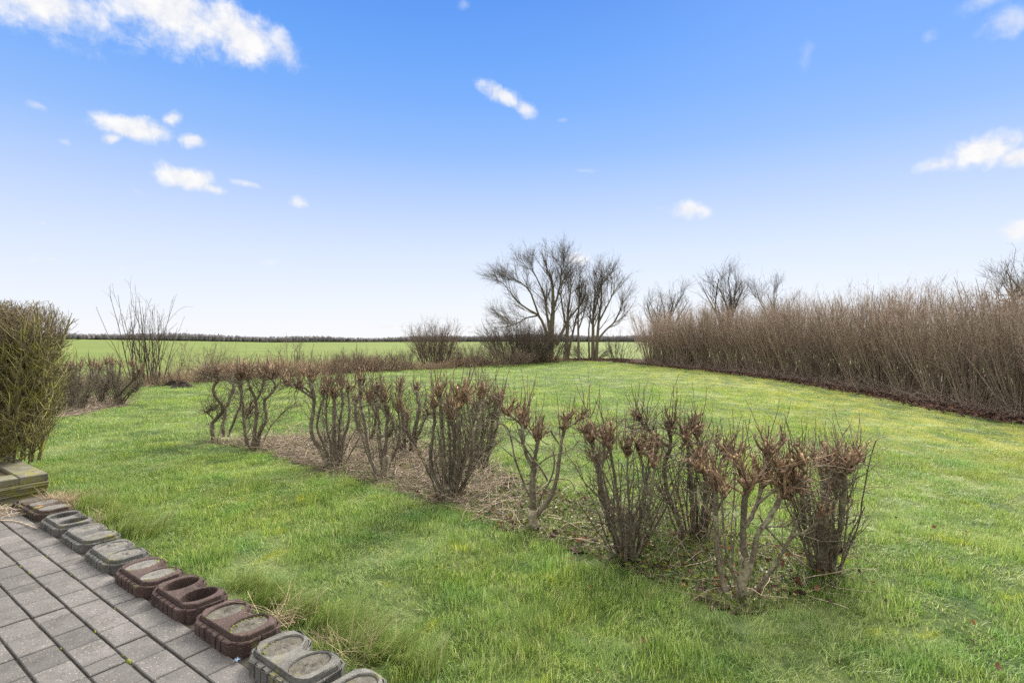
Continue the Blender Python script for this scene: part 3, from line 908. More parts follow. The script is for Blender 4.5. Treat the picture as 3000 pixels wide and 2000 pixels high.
# ------------------------------------------------------------------ pollarded shrubs of the low hedge
def zA(x, y): return 560 + x / 2.502, 1000 + y / 2.502
def zB(x, y): return 1400 + x / 1.96, 1100 + y / 1.96
def zL(x, y): return x / 2.119, 820 + y / 2.119
def zG(x, y): return 1450 + x / 3.4833, 1150 + y / 3.4833
def zJ(x, y): return 2050 + x / 3.1356, 1350 + y / 3.1356
HEDGE = 'pollarded shrubs of the low garden hedge'
def pollard(name, seed, zf, base, label, stems=(), knobs=(), stump=None, suckers=10, shoot=(3, 7), tangle=60, pale=False, shag=0, shoot_len=(0.10, 0.32), group=HEDGE, flat=0, dY=0.16, stub_scale=1.0, rs=0.95):
    """stems: (r0, r1, knob?, [(x, y)...]) in zoom pixels;  knobs: (x, y) ends of automatically curved stems"""
    rg = np.random.default_rng(seed)
    b = G0(*zf(*base))
    Y = b[1]
    root = empty(name, tuple(b), label, 'shrub', group)
    tops, SP, SR = [], [], []
    K = 14
    for (r0, r1, kn, pts) in stems:
        r0, r1 = r0 * rs, r1 * rs
        dy = rg.uniform(-dY, dY)
        n = len(pts)
        cp = np.array([P(*zf(*q), Y + dy * (i / max(n - 1, 1)) + rg.normal(0, 0.01)) for i, q in enumerate(pts)])
        cp[:, 2] = np.maximum(cp[:, 2], -0.01)
        s = spline(cp, K, rg, r0 * 0.16)
        SP.append(s); SR.append(np.linspace(r0, r1, K) * (1 + rg.normal(0, 0.07, K)))
        if kn:
            tops.append((s[-1], nrm(s[-1] - s[-4]), kn))
    for (x, y) in knobs:
        dy = rg.uniform(-dY, dY)
        e = P(*zf(x, y), Y + dy)
        out = e - b
        r0 = rg.uniform(0.011, 0.021) * rs
        s0 = b + np.array([out[0] * 0.16 + rg.normal(0, .018), out[1] * 0.2 + rg.normal(0, .018), -0.01])
        m1 = b + np.array([out[0] * rg.uniform(.3, .6), out[1] * .5, out[2] * rg.uniform(.26, .36)]) + rg.normal(0, .022, 3)
        m2 = b + np.array([out[0] * rg.uniform(.65, 1.05), out[1] * .8, out[2] * rg.uniform(.58, .72)]) + rg.normal(0, .03, 3)
        s = spline([s0, m1, m2, e], K, rg, 0.004)
        SP.append(s); SR.append(np.linspace(r0, r0 * 0.72, K) * (1 + rg.normal(0, 0.07, K)))
        tops.append((s[-1], nrm(s[-1] - s[-4]), rg.uniform(0.75, 1.15)))
    SP, SR = np.array(SP), np.array(SR)
    for s, r_ in zip(SP, SR):
        o_ = obj('stem', tube_mesh('stem', [(*blunt(s[None] - b, r_[None]), 7)], M['stem']), root)
    if stump:
        hs, rst = stump[0], stump[1] * rs
        K2 = 7
        s = spline([[0, 0, -0.03], [rg.normal(0, .01), 0, hs * .5], [rg.normal(0, .02), rg.normal(0, .02), hs]], K2, rg, 0.003)
        if pale == 'follow':
            kk_ = SP[0][:, 2] - b[2] < hs
            s = SP[0][kk_] - b
            K2 = len(s)
        rad = np.linspace(1.0, 0, K2) ** 2 * (rst - SR[0][K2 - 1]) + SR[0][K2 - 1] * 1.04 if pale == 'follow' else np.array([1.4, 1.15, 1.0, 0.92, 0.88, 0.80, 0.62 if pale else 0.85]) * rst
        obj('stump', tube_mesh('stump', [(*blunt(s[None], rad[None]), 11)], M['trunkpale' if pale else 'stem']), root)
    # side branches and tangle of thin twigs
    n1 = tangle
    n1 = int(n1 * 1.6)
    bP, bR = sprout(rg, SP, SR, n1, 0.12, 0.98, 0.10, 0.36, 52, 7, 0.26, 0.05, 0.1, 0.38, 0.0042, 0.0012, bump=0.12)
    cP, cR = sprout(rg, bP, bR, int(n1 * 2.4), 0.25, 1.0, 0.05, 0.16, 55, 5, 0.28, 0.04, 0.1, 0.6, 0.0022, 0.0009)
    zc = b[2] + max(t_[0][2] for t_ in tops) + 0.03
    keep = cP[:, -1, 2] < zc
    obj('side_twig', tube_mesh('side_twig', [(bP - b, bR, 4), (cP[keep] - b, cR[keep], 3)], M['stem']), root)
    # knobs: fans of cut stubs
    kP, kR, wP, wR, lP, lR, k4P, k4R = [], [], [], [], [], [], [], []
    for (p_, d_, sz) in tops:
        n = int(5 * sz) + 2
        st = p_ - d_ * rg.uniform(.0, .05, n)[:, None] + rg.normal(0, .007, (n, 3))
        dr = rg.normal(0, .7, (n, 3)) + d_ * .7 + np.array([0, 0, .4])
        a, r_ = blunt(*shoots(rg, st, dr, rg.uniform(.03, .065, n), rg.uniform(.008, .0125, n) * sz, rg.uniform(.0065, .010, n) * sz, 4, .1, .1))
        k4P.append(a); k4R.append(r_)
        n = max(4, int(rg.integers(6, 10) * sz))
        st = p_ - d_ * rg.uniform(0, .06, n)[:, None] + rg.normal(0, 0.010 * sz, (n, 3))
        dr = rg.normal(0, 0.85, (n, 3)); dr[:, 2] = np.abs(dr[:, 2]) * .6 + .45
        a, r_ = shoots(rg, st, dr, rg.uniform(0.05, 0.14, n) * sz * stub_scale, rg.uniform(0.0055, 0.0095, n), rg.uniform(0.004, 0.007, n), 6, 0.16, 0.22)
        e1 = sprout(rg, a, r_, n * 2, .4, 1, .03, .085, 38, 4, .14, .12, .2, .65, .0052, .0032)
        e2 = sprout(rg, a, r_, n, .2, 1, .06, .18, 45, 5, .24, .08, .15, .5, .0026, .0012)
        a, r_ = blunt(a, r_); kP.append(a); kR.append(r_)
        k4P.append(blunt(*e1)[0]); k4R.append(blunt(*e1)[1])
        wP.append(e2[0]); wR.append(e2[1])
        n = int(rg.integers(2, 5) * sz) + 1
        st = p_ + rg.normal(0, 0.012 * sz, (n, 3)) - d_ * rg.uniform(0, 0.05, n)[:, None]
        dr = rg.normal(0, 0.75, (n, 3)) + np.array([0, 0, 0.6]) + d_ * 0.4
        a, r_ = blunt(*shoots(rg, st, dr, rg.uniform(0.03, 0.08, n) * sz, rg.uniform(0.003, 0.0055, n), rg.uniform(0.0025, 0.004, n), 4, 0.2, 0.15))
        k4P.append(a); k4R.append(r_)
        n = int(rg.integers(8, 15) * sz)
        st = p_ + rg.normal(0, 0.05 * sz, (n, 3)) * np.array([1, 1, .6])
        dr = rg.normal(0, 1, (n, 3)); dr[:, 2] = np.abs(dr[:, 2]) * .8
        a, r_ = shoots(rg, st, dr, rg.uniform(0.06, 0.20, n), rg.uniform(0.0015, 0.0028, n), 0.0012 * np.ones(n), 5, 0.25, 0.12)
        wP.append(a); wR.append(r_)
        n = int(rg.integers(shoot[0], shoot[1] + 1))
        st = p_ + rg.normal(0, 0.03, (n, 3))
        dr = rg.normal(0, 0.26, (n, 3)) + np.array([0, 0, 1.0])
        rk = .0022 + .00022 * Y
        a, r_ = shoots(rg, st, dr, rg.uniform(*shoot_len, n), rg.uniform(rk, rk * 1.3, n), rk * .55 * np.ones(n), 10, 0.06, 0.05, 0.18)
        lP.append(a); lR.append(r_)
    cat = lambda L_: np.concatenate(L_)
    cb = [(cat(kP) - b, cat(kR), 6), (cat(k4P) - b, cat(k4R), 5), (cat(wP) - b, cat(wR), 3), (cat(lP) - b, cat(lR), 4)]
    cm = tube_mesh('crown', cb, [M['stub'], M['shoot']])
    nl_ = len(cb[3][0]) * 9 * 4
    mi_ = np.zeros(len(cm.polygons), np.int32); mi_[-nl_:] = 1
    cm.polygons.foreach_set('material_index', mi_)
    obj('crown', cm, root)
    if suckers:
        n = suckers
        a_ = rg.uniform(0, 2 * np.pi, n)
        rr_ = rg.uniform(0.02, 0.10, n)
        st = np.stack([np.cos(a_) * rr_, np.sin(a_) * rr_, np.full(n, -0.01)], -1)
        dr = np.stack([np.cos(a_) * .28, np.sin(a_) * .28, np.ones(n)], -1) + rg.normal(0, .08, (n, 3))
        a, r_ = shoots(rg, st, dr, rg.uniform(0.45, 0.85, n), rg.uniform(0.004, 0.0085, n), rg.uniform(0.002, 0.004, n), 10, 0.07, 0.03)
        q, qr = sprout(rg, a, r_, n * 5, 0.35, 1, 0.06, 0.2, 45, 5, 0.2, 0.06, 0.1, 0.55, 0.0025, 0.001)
        obj('sucker', tube_mesh('sucker', [(a, r_, 5), (q, qr, 3)], M['stem']), root)
    if shag:
        n = shag
        a_ = rg.uniform(0, 2 * np.pi, n)
        st = np.stack([np.cos(a_) * .07, np.sin(a_) * .07, rg.uniform(0.05, 0.5, n)], -1)
        dr = np.stack([np.cos(a_) * .8, np.sin(a_) * .8, rg.normal(0, .6, n)], -1) + rg.normal(0, .4, (n, 3))
        a, r_ = shoots(rg, st, dr, rg.uniform(0.15, 0.4, n), 0.0022 * np.ones(n), 0.001 * np.ones(n), 8, 0.25, -0.10)
        obj('drooping_twig', tube_mesh('drooping_twig', [(a, r_, 3)], M['stub']), root)
    return root

S = 'pollard_shrub'
pollard(S, 101, zA, (190, 730), 'gnarled grey shrub with bent stems at the far end of the straw-strewn hedge bed',
        stems=[(.028, .018, 1.24, [(165, 725), (160, 590), (240, 500), (180, 410), (165, 330), (200, 280), (190, 240)]), (.024, .016, 1.40, [(235, 700), (245, 560), (275, 440), (320, 330), (270, 240)]),
               (.018, .012, 1.24, [(270, 700), (330, 540), (370, 430), (350, 320), (340, 250)]), (.012, .009, 0, [(160, 560), (125, 520), (150, 490)]), (.011, .008, 0.93, [(170, 290), (130, 260), (105, 240)])],
        suckers=3, tangle=170, shoot=(4, 8))
pollard(S, 102, zA, (455, 800), 'twisted grey shrub with a candelabra of curved stems, next to the gap in the hedge',
        stems=[(.022, .014, 1.24, [(405, 760), (390, 620), (375, 430), (365, 320), (350, 255)]), (.026, .015, 1.55, [(455, 800), (470, 620), (480, 460), (440, 350), (400, 240)]),
               (.026, .015, 1.55, [(490, 770), (500, 680), (550, 570), (540, 440), (615, 340), (590, 255)]), (.014, .010, 1.24, [(485, 430), (530, 320), (530, 240)]), (.012, .009, 1.08, [(430, 780), (390, 600), (440, 500)]),
               (.008, .003, 0, [(530, 730), (600, 600), (700, 500), (790, 430)])],
        stump=(.17, .038), suckers=4, tangle=170, shoot=(4, 8))
pollard(S, 103, zA, (1060, 915), 'broad many-stemmed shrub with flaring cut heads rising from the straw, second past the gap',
        stems=[(.027, .018, 1.5, [(1010, 900), (940, 780), (880, 660), (895, 500), (900, 400), (870, 260)]), (.026, .018, 1.1, [(1050, 900), (1050, 700), (1050, 430), (1040, 380)]), (.022, .014, 1, [(1080, 900), (1110, 740), (1160, 560), (1150, 340)]),
               (.018, .012, 1, [(1020, 880), (960, 720), (920, 600), (970, 420), (980, 360)]), (.018, .012, 1, [(1080, 870), (1090, 600), (1110, 450), (1095, 300)]), (.016, .008, 0.9, [(890, 410), (800, 350), (740, 320), (690, 310)]), (.016, .011, .9, [(900, 400), (830, 340), (770, 330)]),
               (.013, .009, .8, [(1060, 880), (1000, 650), (990, 500), (1000, 300)])],
        stump=(.16, .065), suckers=16, tangle=110, shoot=(5, 10), shoot_len=(.12, .40))
pollard(S, 104, zA, (1410, 1000), 'shrub with three lichen-grey curved stems on a short stump, straw heaped round its foot',
        stems=[(.022, .016, 1.1, [(1370, 980), (1310, 850), (1270, 600), (1240, 450), (1240, 280)]), (.022, .015, 1.1, [(1420, 880), (1430, 700), (1440, 500), (1400, 400)]), (.017, .012, .9, [(1470, 870), (1530, 700), (1515, 480)]),
               (.016, .011, 1, [(1400, 860), (1385, 700), (1370, 560), (1290, 420)]), (.014, .010, .8, [(1450, 700), (1480, 600), (1410, 460), (1350, 360)])],
        stump=(.23, .042), suckers=6, tangle=100, shoot=(5, 10), shoot_len=(.12, .40), pale=True)
pollard(S, 105, zA, (1300, 745), 'slanting dark-stemmed shrub behind the straw, between the two lichen-grey ones',
        stems=[(.03, .02, 1, [(1290, 745), (1230, 640), (1205, 520), (1215, 420)]), (.022, .015, .9, [(1310, 740), (1350, 600), (1360, 460), (1320, 400)])], suckers=8, tangle=60, shoot=(2, 5))
pollard(S, 106, zA, (1590, 830), 'bare shrub with two thick crossing stems standing behind the lichen-grey one',
        stems=[(.03, .02, 1.2, [(1600, 820), (1640, 660), (1670, 480), (1650, 340)]), (.026, .016, 1.1, [(1570, 830), (1560, 640), (1540, 480), (1525, 340)]), (.018, .012, .7, [(1620, 800), (1700, 600), (1740, 520)])], knobs=[(1590, 560)], suckers=12, tangle=80, shoot=(3, 6))
pollard(S, 107, zA, (1895, 1170), 'dense vase-shaped shrub of upright shoots with a broad flat head, on straw and bare soil',
        stems=[(.021, .014, 1, [(1860, 1150), (1760, 900), (1780, 620), (1780, 480)]), (.021, .015, 1, [(1880, 1150), (1850, 800), (1830, 500), (1810, 370)]), (.026, .018, 1.6, [(1920, 1150), (1960, 800), (1950, 430)]), (.018, .012, 1, [(1930, 1150), (2010, 800), (2110, 450), (2130, 380)]),
               (.017, .012, 1, [(1890, 1130), (1900, 800), (1880, 480)]), (.022, .014, .9, [(1900, 1150), (1930, 760), (1900, 540)]), (.017, .01, 1, [(1940, 1130), (2030, 980), (2060, 700), (2010, 400)])],
        stump=(.15, .06), suckers=26, tangle=130, shoot=(5, 10), shoot_len=(.12, .36))
pollard(S, 108, zA, (2110, 930), 'shaggy brown shrub half hidden behind the dense vase-shaped one',
        knobs=[(2080, 480), (2130, 385), (2230, 415), (2290, 395), (2180, 450)], suckers=22, tangle=120, shoot=(4, 8), shag=20)
pollard(S, 109, zG, rs=.70, base=(410, 1400), label='Y-shaped shrub with a smooth grey trunk and one long curving side stem',
        stems=[(.046, .032, 0, [(410, 1410), (385, 1180), (380, 950), (395, 750)]), (.023, .017, 1.2, [(385, 770), (335, 660), (290, 520), (285, 380), (260, 250)]), (.024, .02, 1.2, [(398, 760), (410, 640), (440, 500), (455, 420)]),
               (.026, .017, 1.15, [(430, 1260), (520, 1140), (600, 1000), (640, 800), (670, 600), (690, 440), (715, 310)]), (.013, .008, 0, [(355, 1050), (290, 920), (210, 680), (170, 500), (130, 360), (50, 310)]),
               (.012, .006, 0, [(435, 1160), (490, 1020), (560, 900), (600, 780), (605, 640), (560, 560)]), (.011, .009, 0, [(535, 900), (500, 820), (400, 690), (300, 540), (240, 390)]), (.007, .002, 0, [(555, 895), (650, 880), (770, 900), (830, 1010), (950, 1060), (1000, 1150)]),
               (.006, .002, 0, [(350, 840), (170, 810), (60, 770), (0, 720)]), (.012, .009, .8, [(280, 340), (190, 260), (100, 210)]), (.009, .004, 0, [(450, 730), (560, 650), (700, 610), (800, 560), (860, 480)]), (.009, .007, .6, [(710, 380), (800, 320), (890, 260)]), (.010, .008, 0, [(650, 520), (600, 440), (565, 380)]), (.008, .003, 0, [(200, 660), (100, 580), (0, 490)]), (.01, .008, .5, [(400, 460), (340, 380), (290, 320)])],
        stump=(.17, .062), suckers=0, tangle=34, shoot=(4, 8), shoot_len=(.12, .36), pale='follow', dY=.1)
pollard(S, 110, zB, rs=.70, base=(870, 1055), label='slender many-stemmed shrub growing round a sawn-off stump',
        knobs=[(640, 345), (740, 365), (930, 420), (985, 420), (860, 400), (1020, 480), (690, 480)],
        stems=[(.015, .011, 1, [(800, 950), (740, 780), (700, 560), (640, 350)]), (.016, .011, 1, [(830, 960), (800, 700), (770, 480), (740, 370)]), (.008, .003, 0, [(720, 720), (620, 620), (560, 520), (500, 440)]), (.008, .004, 0, [(940, 960), (1010, 880), (1060, 760), (1080, 640)])],
        stump=(.30, .045), suckers=24, tangle=110, shoot=(2, 5))
pollard(S, 111, zB, rs=.70, base=(1240, 930), label='shaggy shrub with drooping twigs round its foot, behind the slender and the spreading ones',
        stems=[(.024, .016, 1, [(1190, 920), (1100, 700), (1070, 520), (1110, 400), (1095, 280)]), (.02, .014, .7, [(1110, 420), (1020, 350), (960, 290), (920, 245)]), (.024, .016, 1.2, [(1240, 900), (1220, 600), (1200, 350)]), (.026, .017, 1.1, [(1280, 900), (1310, 650), (1280, 450), (1250, 310)]), (.02, .014, 1, [(1300, 900), (1350, 700), (1380, 540), (1430, 420)]), (.012, .008, 0, [(1170, 820), (1060, 680), (1000, 600)])],
        suckers=22, tangle=130, shoot=(4, 8), shag=110)
pollard(S, 112, zJ, rs=.66, base=(375, 1255), label='spreading shrub with a pale blotched trunk and splayed dark limbs',
        stems=[(.030, .024, 1.35, [(378, 1262), (388, 1120), (396, 980), (402, 820), (402, 600), (420, 350), (445, 190)]), (.022, .019, 1.3, [(250, 1210), (200, 1050), (160, 800), (150, 500), (150, 260), (155, 175)]), (.012, .008, .5, [(320, 1080), (250, 850), (220, 600), (205, 350), (215, 250)]),
               (.024, .019, 1.2, [(440, 1060), (490, 900), (530, 670), (630, 540), (700, 410), (785, 270)]), (.019, .016, 1, [(780, 280), (830, 240), (900, 225)]), (.019, .017, 1.2, [(430, 600), (520, 420), (570, 250), (580, 130)]), (.016, .012, 0, [(470, 1230), (560, 1130), (680, 960), (780, 800), (850, 660), (885, 545)]),
               (.010, .007, .6, [(790, 790), (850, 700), (960, 650), (1090, 560), (1130, 470)]), (.011, .008, 0, [(970, 950), (780, 790), (620, 620), (540, 490)]), (.008, .006, 0, [(610, 605), (700, 600), (800, 595), (875, 530)]), (.011, .009, .8, [(510, 410), (640, 310), (740, 245), (830, 240)]), (.018, .014, 1.1, [(590, 220), (690, 160), (770, 100)]),
               (.016, .011, 1, [(575, 140), (620, 20), (640, -90)]), (.013, .01, 1, [(445, 190), (370, 90), (340, 0)]), (.013, .01, 1, [(150, 180), (60, 110), (-40, 50)]), (.009, .004, 0, [(150, 290), (60, 285), (-80, 290)]), (.014, .010, 1, [(770, 100), (880, 40), (960, 20)]), (.008, .005, 0, [(300, 860), (330, 560), (290, 470)])],
        stump=(.26, .052), suckers=3, tangle=48, shoot=(3, 6), shoot_len=(.12, .30), pale='follow', dY=.13, stub_scale=1.1)
pollard(S, 113, zJ, rs=.66, base=(1130, 1030), label='upright shrub with thick straight stems round a sawn stump, last before the open lawn',
        stems=[(.026, .021, 1.2, [(1200, 1020), (1230, 760), (1290, 600), (1310, 350), (1330, 120), (1345, 50)]), (.020, .016, 1.1, [(1100, 1020), (1150, 700), (1170, 400), (1180, 150), (1190, 0)]), (.016, .012, .9, [(1050, 1000), (990, 700), (950, 450), (935, 250)]), (.012, .009, .8, [(1020, 980), (940, 700), (860, 400), (830, 330)]),
               (.014, .01, 1, [(1090, 1000), (1060, 700), (1130, 300), (1110, 50)]), (.014, .010, 0, [(1230, 900), (1290, 830), (1340, 790)]), (.012, .008, .9, [(1330, 130), (1400, 40), (1470, -20)]), (.012, .009, .8, [(1170, 200), (1240, 100), (1280, 20)]), (.013, .009, .9, [(1160, 1000), (1180, 700), (1230, 400), (1260, 200)])],
        stump=(.36, .05), suckers=26, tangle=130, shoot=(3, 6), shag=40, shoot_len=(.12, .32))
for sd, bs, kn, lb in ((121, (400, 800), [(400, 545), (440, 525), (460, 560), (370, 560)], 'squat dark pollard shrub beside the mossy clipped hedge'),
                       (122, (480, 812), [(500, 530), (560, 525), (620, 545), (430, 560)], 'wide low pollard shrub with a swollen base, second from the mossy clipped hedge'),
                       (123, (640, 765), [(600, 525), (660, 515), (690, 520), (570, 560)], 'upright pollard shrub in the middle of the short far hedge piece'),
                       (124, (735, 772), [(700, 520), (750, 525), (820, 525), (865, 560), (840, 600)], 'leaning pollard shrub by the tall fan-shaped bush, ending its hedge piece')):
    pollard(S, sd, zL, bs, lb, knobs=kn, stump=(.2, .09), suckers=18, tangle=240, shoot=(3, 6), shoot_len=(.1, .28), dY=.3)

# ------------------------------------------------------------------ clipped mossy hedge on the raised bed
rg = np.random.default_rng(7)
hb = np.array([-4.74, 5.30, 0.19])
hedge = empty('clipped_hedge', tuple(hb), 'tall clipped leafless hedge thick with green moss, on the raised bed', 'hedge')
n = 150
u_ = rg.uniform(0, 2.6, n) ** 1.0
st = np.stack([hb[0] - 0.06 - u_ * 0.93 + rg.normal(0, .05, n), hb[1] + u_ * 0.05 + rg.uniform(-.30, .30, n), np.full(n, 0.17)], -1)
lean = (st[:, 0] - (hb[0] - 0.5))
dr = np.stack([np.clip(0.34 - u_ * 0.36, -.1, .34) + rg.normal(0, .13, n), rg.normal(-.03, .13, n), np.ones(n)], -1)
sP, sR = shoots(rg, st, dr, rg.uniform(1.45, 1.72, n), rg.uniform(.008, .016, n), rg.uniform(.004, .006, n), 14, .05, .02)
def hedge_env(p_):
    """distance inside the clipped outline (x only at the near end, flat top)"""
    z = p_[..., 2]
    xr = -4.36 + np.interp(z, [0.2, 0.5, 1.0, 1.35, 1.62, 1.8], [-.24, -.10, -.02, .01, -.03, -.20])
    top = 1.80 - np.clip((p_[..., 0] + 4.75) / .5, 0, 1) * .13
    xr = xr - np.abs(p_[..., 1] - hb[1] + .1) * .45
    return (p_[..., 0] < xr) & (z < top) & (p_[..., 1] > hb[1] - .55) & (p_[..., 1] < hb[1] + .62) & (z > .2)
def cull(Pp, Rr, slack=0.5):
    k = hedge_env(Pp[:, -1])
    return Pp[k], Rr[k]
sP[:, :, 2] = np.where(sP[:, :, 2] > 1.6, 1.6 + (sP[:, :, 2] - 1.6) * .45, sP[:, :, 2])
aP, aR = sprout(rg, sP, sR, 7500, .03, .97, .2, .6, 40, 8, .13, .05, .10, .5, .006, .0022, bump=.1)
aP, aR = cull(aP, aR)
bP, bR = sprout(rg, aP, aR, 26000, .2, 1., .08, .26, 45, 6, .18, .06, .1, .7, .0038, .0018, bump=.12)
bP, bR = cull(bP, bR)
cP, cR = sprout(rg, bP, bR, 34000, .3, 1., .04, .12, 45, 4, .2, .06, .1, .8, .0026, .0013)
cP, cR = cull(cP, cR)
sk = hedge_env(sP[:, -2] - np.array([0, 0, .05]))
for q in np.argsort(-sR[:, 0])[:26]:
    if sk[q]:
        obj('stem', tube_mesh('stem', [(sP[q:q + 1] - hb, sR[q:q + 1] * 1.15, 7)], M['mossy']), hedge)
obj('branchwork', tube_mesh('branchwork', [(sP[sk] - hb, sR[sk], 5), (aP - hb, aR, 4)], M['mossy']), hedge)
lo = bP[:, -1, 2] < 1.45
lo2 = cP[:, -1, 2] < 1.45
obj('mossy_twig', tube_mesh('mossy_twig', [(bP[lo] - hb, bR[lo], 4), (cP[lo2] - hb, cR[lo2], 3)], M['mossy']), hedge)
obj('clipped_tip', tube_mesh('clipped_tip', [(bP[~lo] - hb, bR[~lo], 4), (cP[~lo2] - hb, cR[~lo2], 3)], M['mossytip']), hedge)

# ------------------------------------------------------------------ hazel hedge along the lawn
def hazel_mesh(seed, h, nst, wide, deep):
    rg = np.random.default_rng(seed)
    a_ = rg.uniform(0, 2 * np.pi, nst); r_ = np.sqrt(rg.random(nst))
    back = np.where(rg.random(nst) < .5, rg.uniform(.2, 2.2, nst), 0)
    st = np.stack([np.cos(a_) * r_ * wide * .22 + back, np.sin(a_) * r_ * deep * (.19 + .25 * (back > 0)), np.full(nst, -.02)], -1)
    dr = np.stack([np.cos(a_) * r_ * .46, np.sin(a_) * r_ * .46, np.ones(nst)], -1) + rg.normal(0, .07, (nst, 3)) * np.array([1, 1, 0])
    P0, R0 = shoots(rg, st, dr, h * rg.uniform(.70, 1.10, nst), rg.uniform(.008, .018, nst), .0042 * np.ones(nst), 11, .04, .034)
    P1, R1 = sprout(rg, P0, R0, nst * 7, .28, .98, .25, .75, 26, 7, .10, .05, .10, .5, .0052, .0022, .35)
    P2, R2 = sprout(rg, P1, R1, nst * 26, .10, 1, .10, .36, 36, 5, .15, .03, .05, .7, .0036, .0018)
    nb = nst // 2
    st = np.stack([rg.normal(.1, wide * .4, nb), rg.normal(0, deep * .42, nb), np.full(nb, -.02)], -1)
    dr = rg.normal(0, .35, (nb, 3)) + np.array([0, 0, 1])
    P3, R3 = shoots(rg, st, dr, rg.uniform(.4, 1.3, nb), rg.uniform(.003, .006, nb), .0022 * np.ones(nb), 7, .10, .0)
    stems = tube_mesh('stem', [(P0, R0, 5), (P3, R3, 4)], M['hazel'])
    tw = tube_mesh('twig', [(P1, R1, 3), (P2, R2, 3)], M['hazeltwig'])
    return stems, tw
HZV = [hazel_mesh(200 + k, h_, ns_, 1.0, 1.5) for k, (h_, ns_) in enumerate([(2.35, 125), (2.55, 140), (2.45, 115), (2.65, 130), (2.3, 120)])]
hline = np.array([(9.4, 6.2), (9.35, 8.9), (9.4, 10.5), (9.75, 12.9), (9.9, 17.0), (9.3, 21.9), (8.3, 25.2), (7.0, 29.0)])
seg = np.r_[0, np.cumsum(np.linalg.norm(np.diff(hline, axis=0), axis=1))]
ORD = ['', 'second', 'third', 'fourth', 'fifth', 'sixth', 'seventh', 'eighth', 'ninth', 'tenth', 'eleventh', 'twelfth', 'thirteenth', 'fourteenth', 'fifteenth', 'sixteenth', 'seventeenth', 'eighteenth', 'nineteenth', 'twentieth', 'twenty-first', 'twenty-second', 'twenty-third', 'twenty-fourth', 'twenty-fifth']
rg = np.random.default_rng(21)
NH = 21
for k in range(NH):
    s_ = seg[-1] * (k + .3 + rg.uniform(-.12, .12)) / NH
    x = np.interp(s_, seg, hline[:, 0]); y = np.interp(s_, seg, hline[:, 1])
    hgt = np.interp(k, [0, 4, 8, 12, 16, 21], [1.02, 1.0, 1.02, 1.08, 1.08, 1.0]) * rg.uniform(.88, 1.10)
    if k == 0:
        lab = 'tall brown hazel bush nearest the picture edge in the long hedge beside the lawn'
    elif k == NH - 1:
        lab = 'brown hazel bush ending the long hedge, closest to the bare trees'
    elif k < NH // 2:
        lab = f'tall brown hazel bush in the long hedge, {ORD[k]} from its near end'
    else:
        lab = f'tall brown hazel bush in the long hedge, {ORD[NH - 1 - k]} from the bare trees'
    e = empty('hazel_bush', (x, y, 0), lab, 'hedge bush', 'hazel bushes of the long hedge beside the lawn')
    e.rotation_euler = (0, 0, rg.uniform(-.35, .35) + (0 if k < 17 else .4))
    sx = 1.0 + (0.12 if k > 12 else 0)
    e.scale = (sx, sx, hgt)
    sm_, tm_ = HZV[k % 5]
    obj('stem', sm_, e); obj('twig', tm_, e)

# ------------------------------------------------------------------ bare trees
def tree(name, label, base, trunks, seed, n1=26, n2=170, n3=1100, n4=2600, l1=(1.2, 3.0), group='bare trees at the end of the lawn', ang=33, up=.15, scale=1.0, side=(0, 0, 0), twigm='treetwig', tr=.0072):
    """trunks: list of (r0, r1, [world points])"""
    rg = np.random.default_rng(seed)
    base = np.array(base, float)
    root = empty(name, tuple(base), label, 'tree', group)
    T, TR = [], []
    for r0, r1, pts in trunks:
        s = spline(np.array(pts), 16, rg, r0 * .05)
        T.append(s); TR.append((np.linspace(1, 0, 16) ** 1.1 * (r0 - r1) + r1) * .88)
    T, TR = np.array(T), np.array(TR)
    obj('trunk', tube_mesh('trunk', [(T - base, TR, 9)], M['tree']), root)
    P1, R1 = sprout(rg, T, TR, n1, .25, .97, l1[0], l1[1], ang, 12, .05, .03, up, .42, .03, tr * 1.5, .5, bias=side)
    P2, R2 = sprout(rg, np.concatenate([P1, P1, T[:, 4:]]), np.concatenate([R1, R1, TR[:, 4:]]), n2, .15, .98, .6 * scale, 1.6 * scale, 28, 9, .055, .03, .10, .5, .014, tr * 1.1, .4)
    P3, R3 = sprout(rg, P2, R2, n3, .1, 1, .3 * scale, .95 * scale, 27, 6, .07, .02, .06, .65, .009, tr * .8, .3)
    P4, R4 = sprout(rg, P3, R3, n4, .15, 1, .15 * scale, .45 * scale, 30, 4, .09, .0, .04, .75, .007, tr * .7)
    obj('branch', tube_mesh('branch', [(P1 - base, R1, 6), (P2 - base, R2, 4)], M['tree']), root)
    obj('crown', tube_mesh('crown', [(P3 - base, R3, 3), (P4 - base, R4, 3)], M[twigm]), root)
    return root
def zT(x, y): return 1350 + x / 3.92, 700 + y / 3.92
def tp(pts, Y):
    pts = [(1180 + (x - 1180) * (.87 if x < 1180 else .95), 1400 - (1400 - y) * .91) for x, y in pts]
    return [P(*zT(*q), Y + (i * .06)) for i, q in enumerate(pts)]
Yt = 33.0
b0 = P(*zT(1010, 1400), Yt); b0[2] = 0
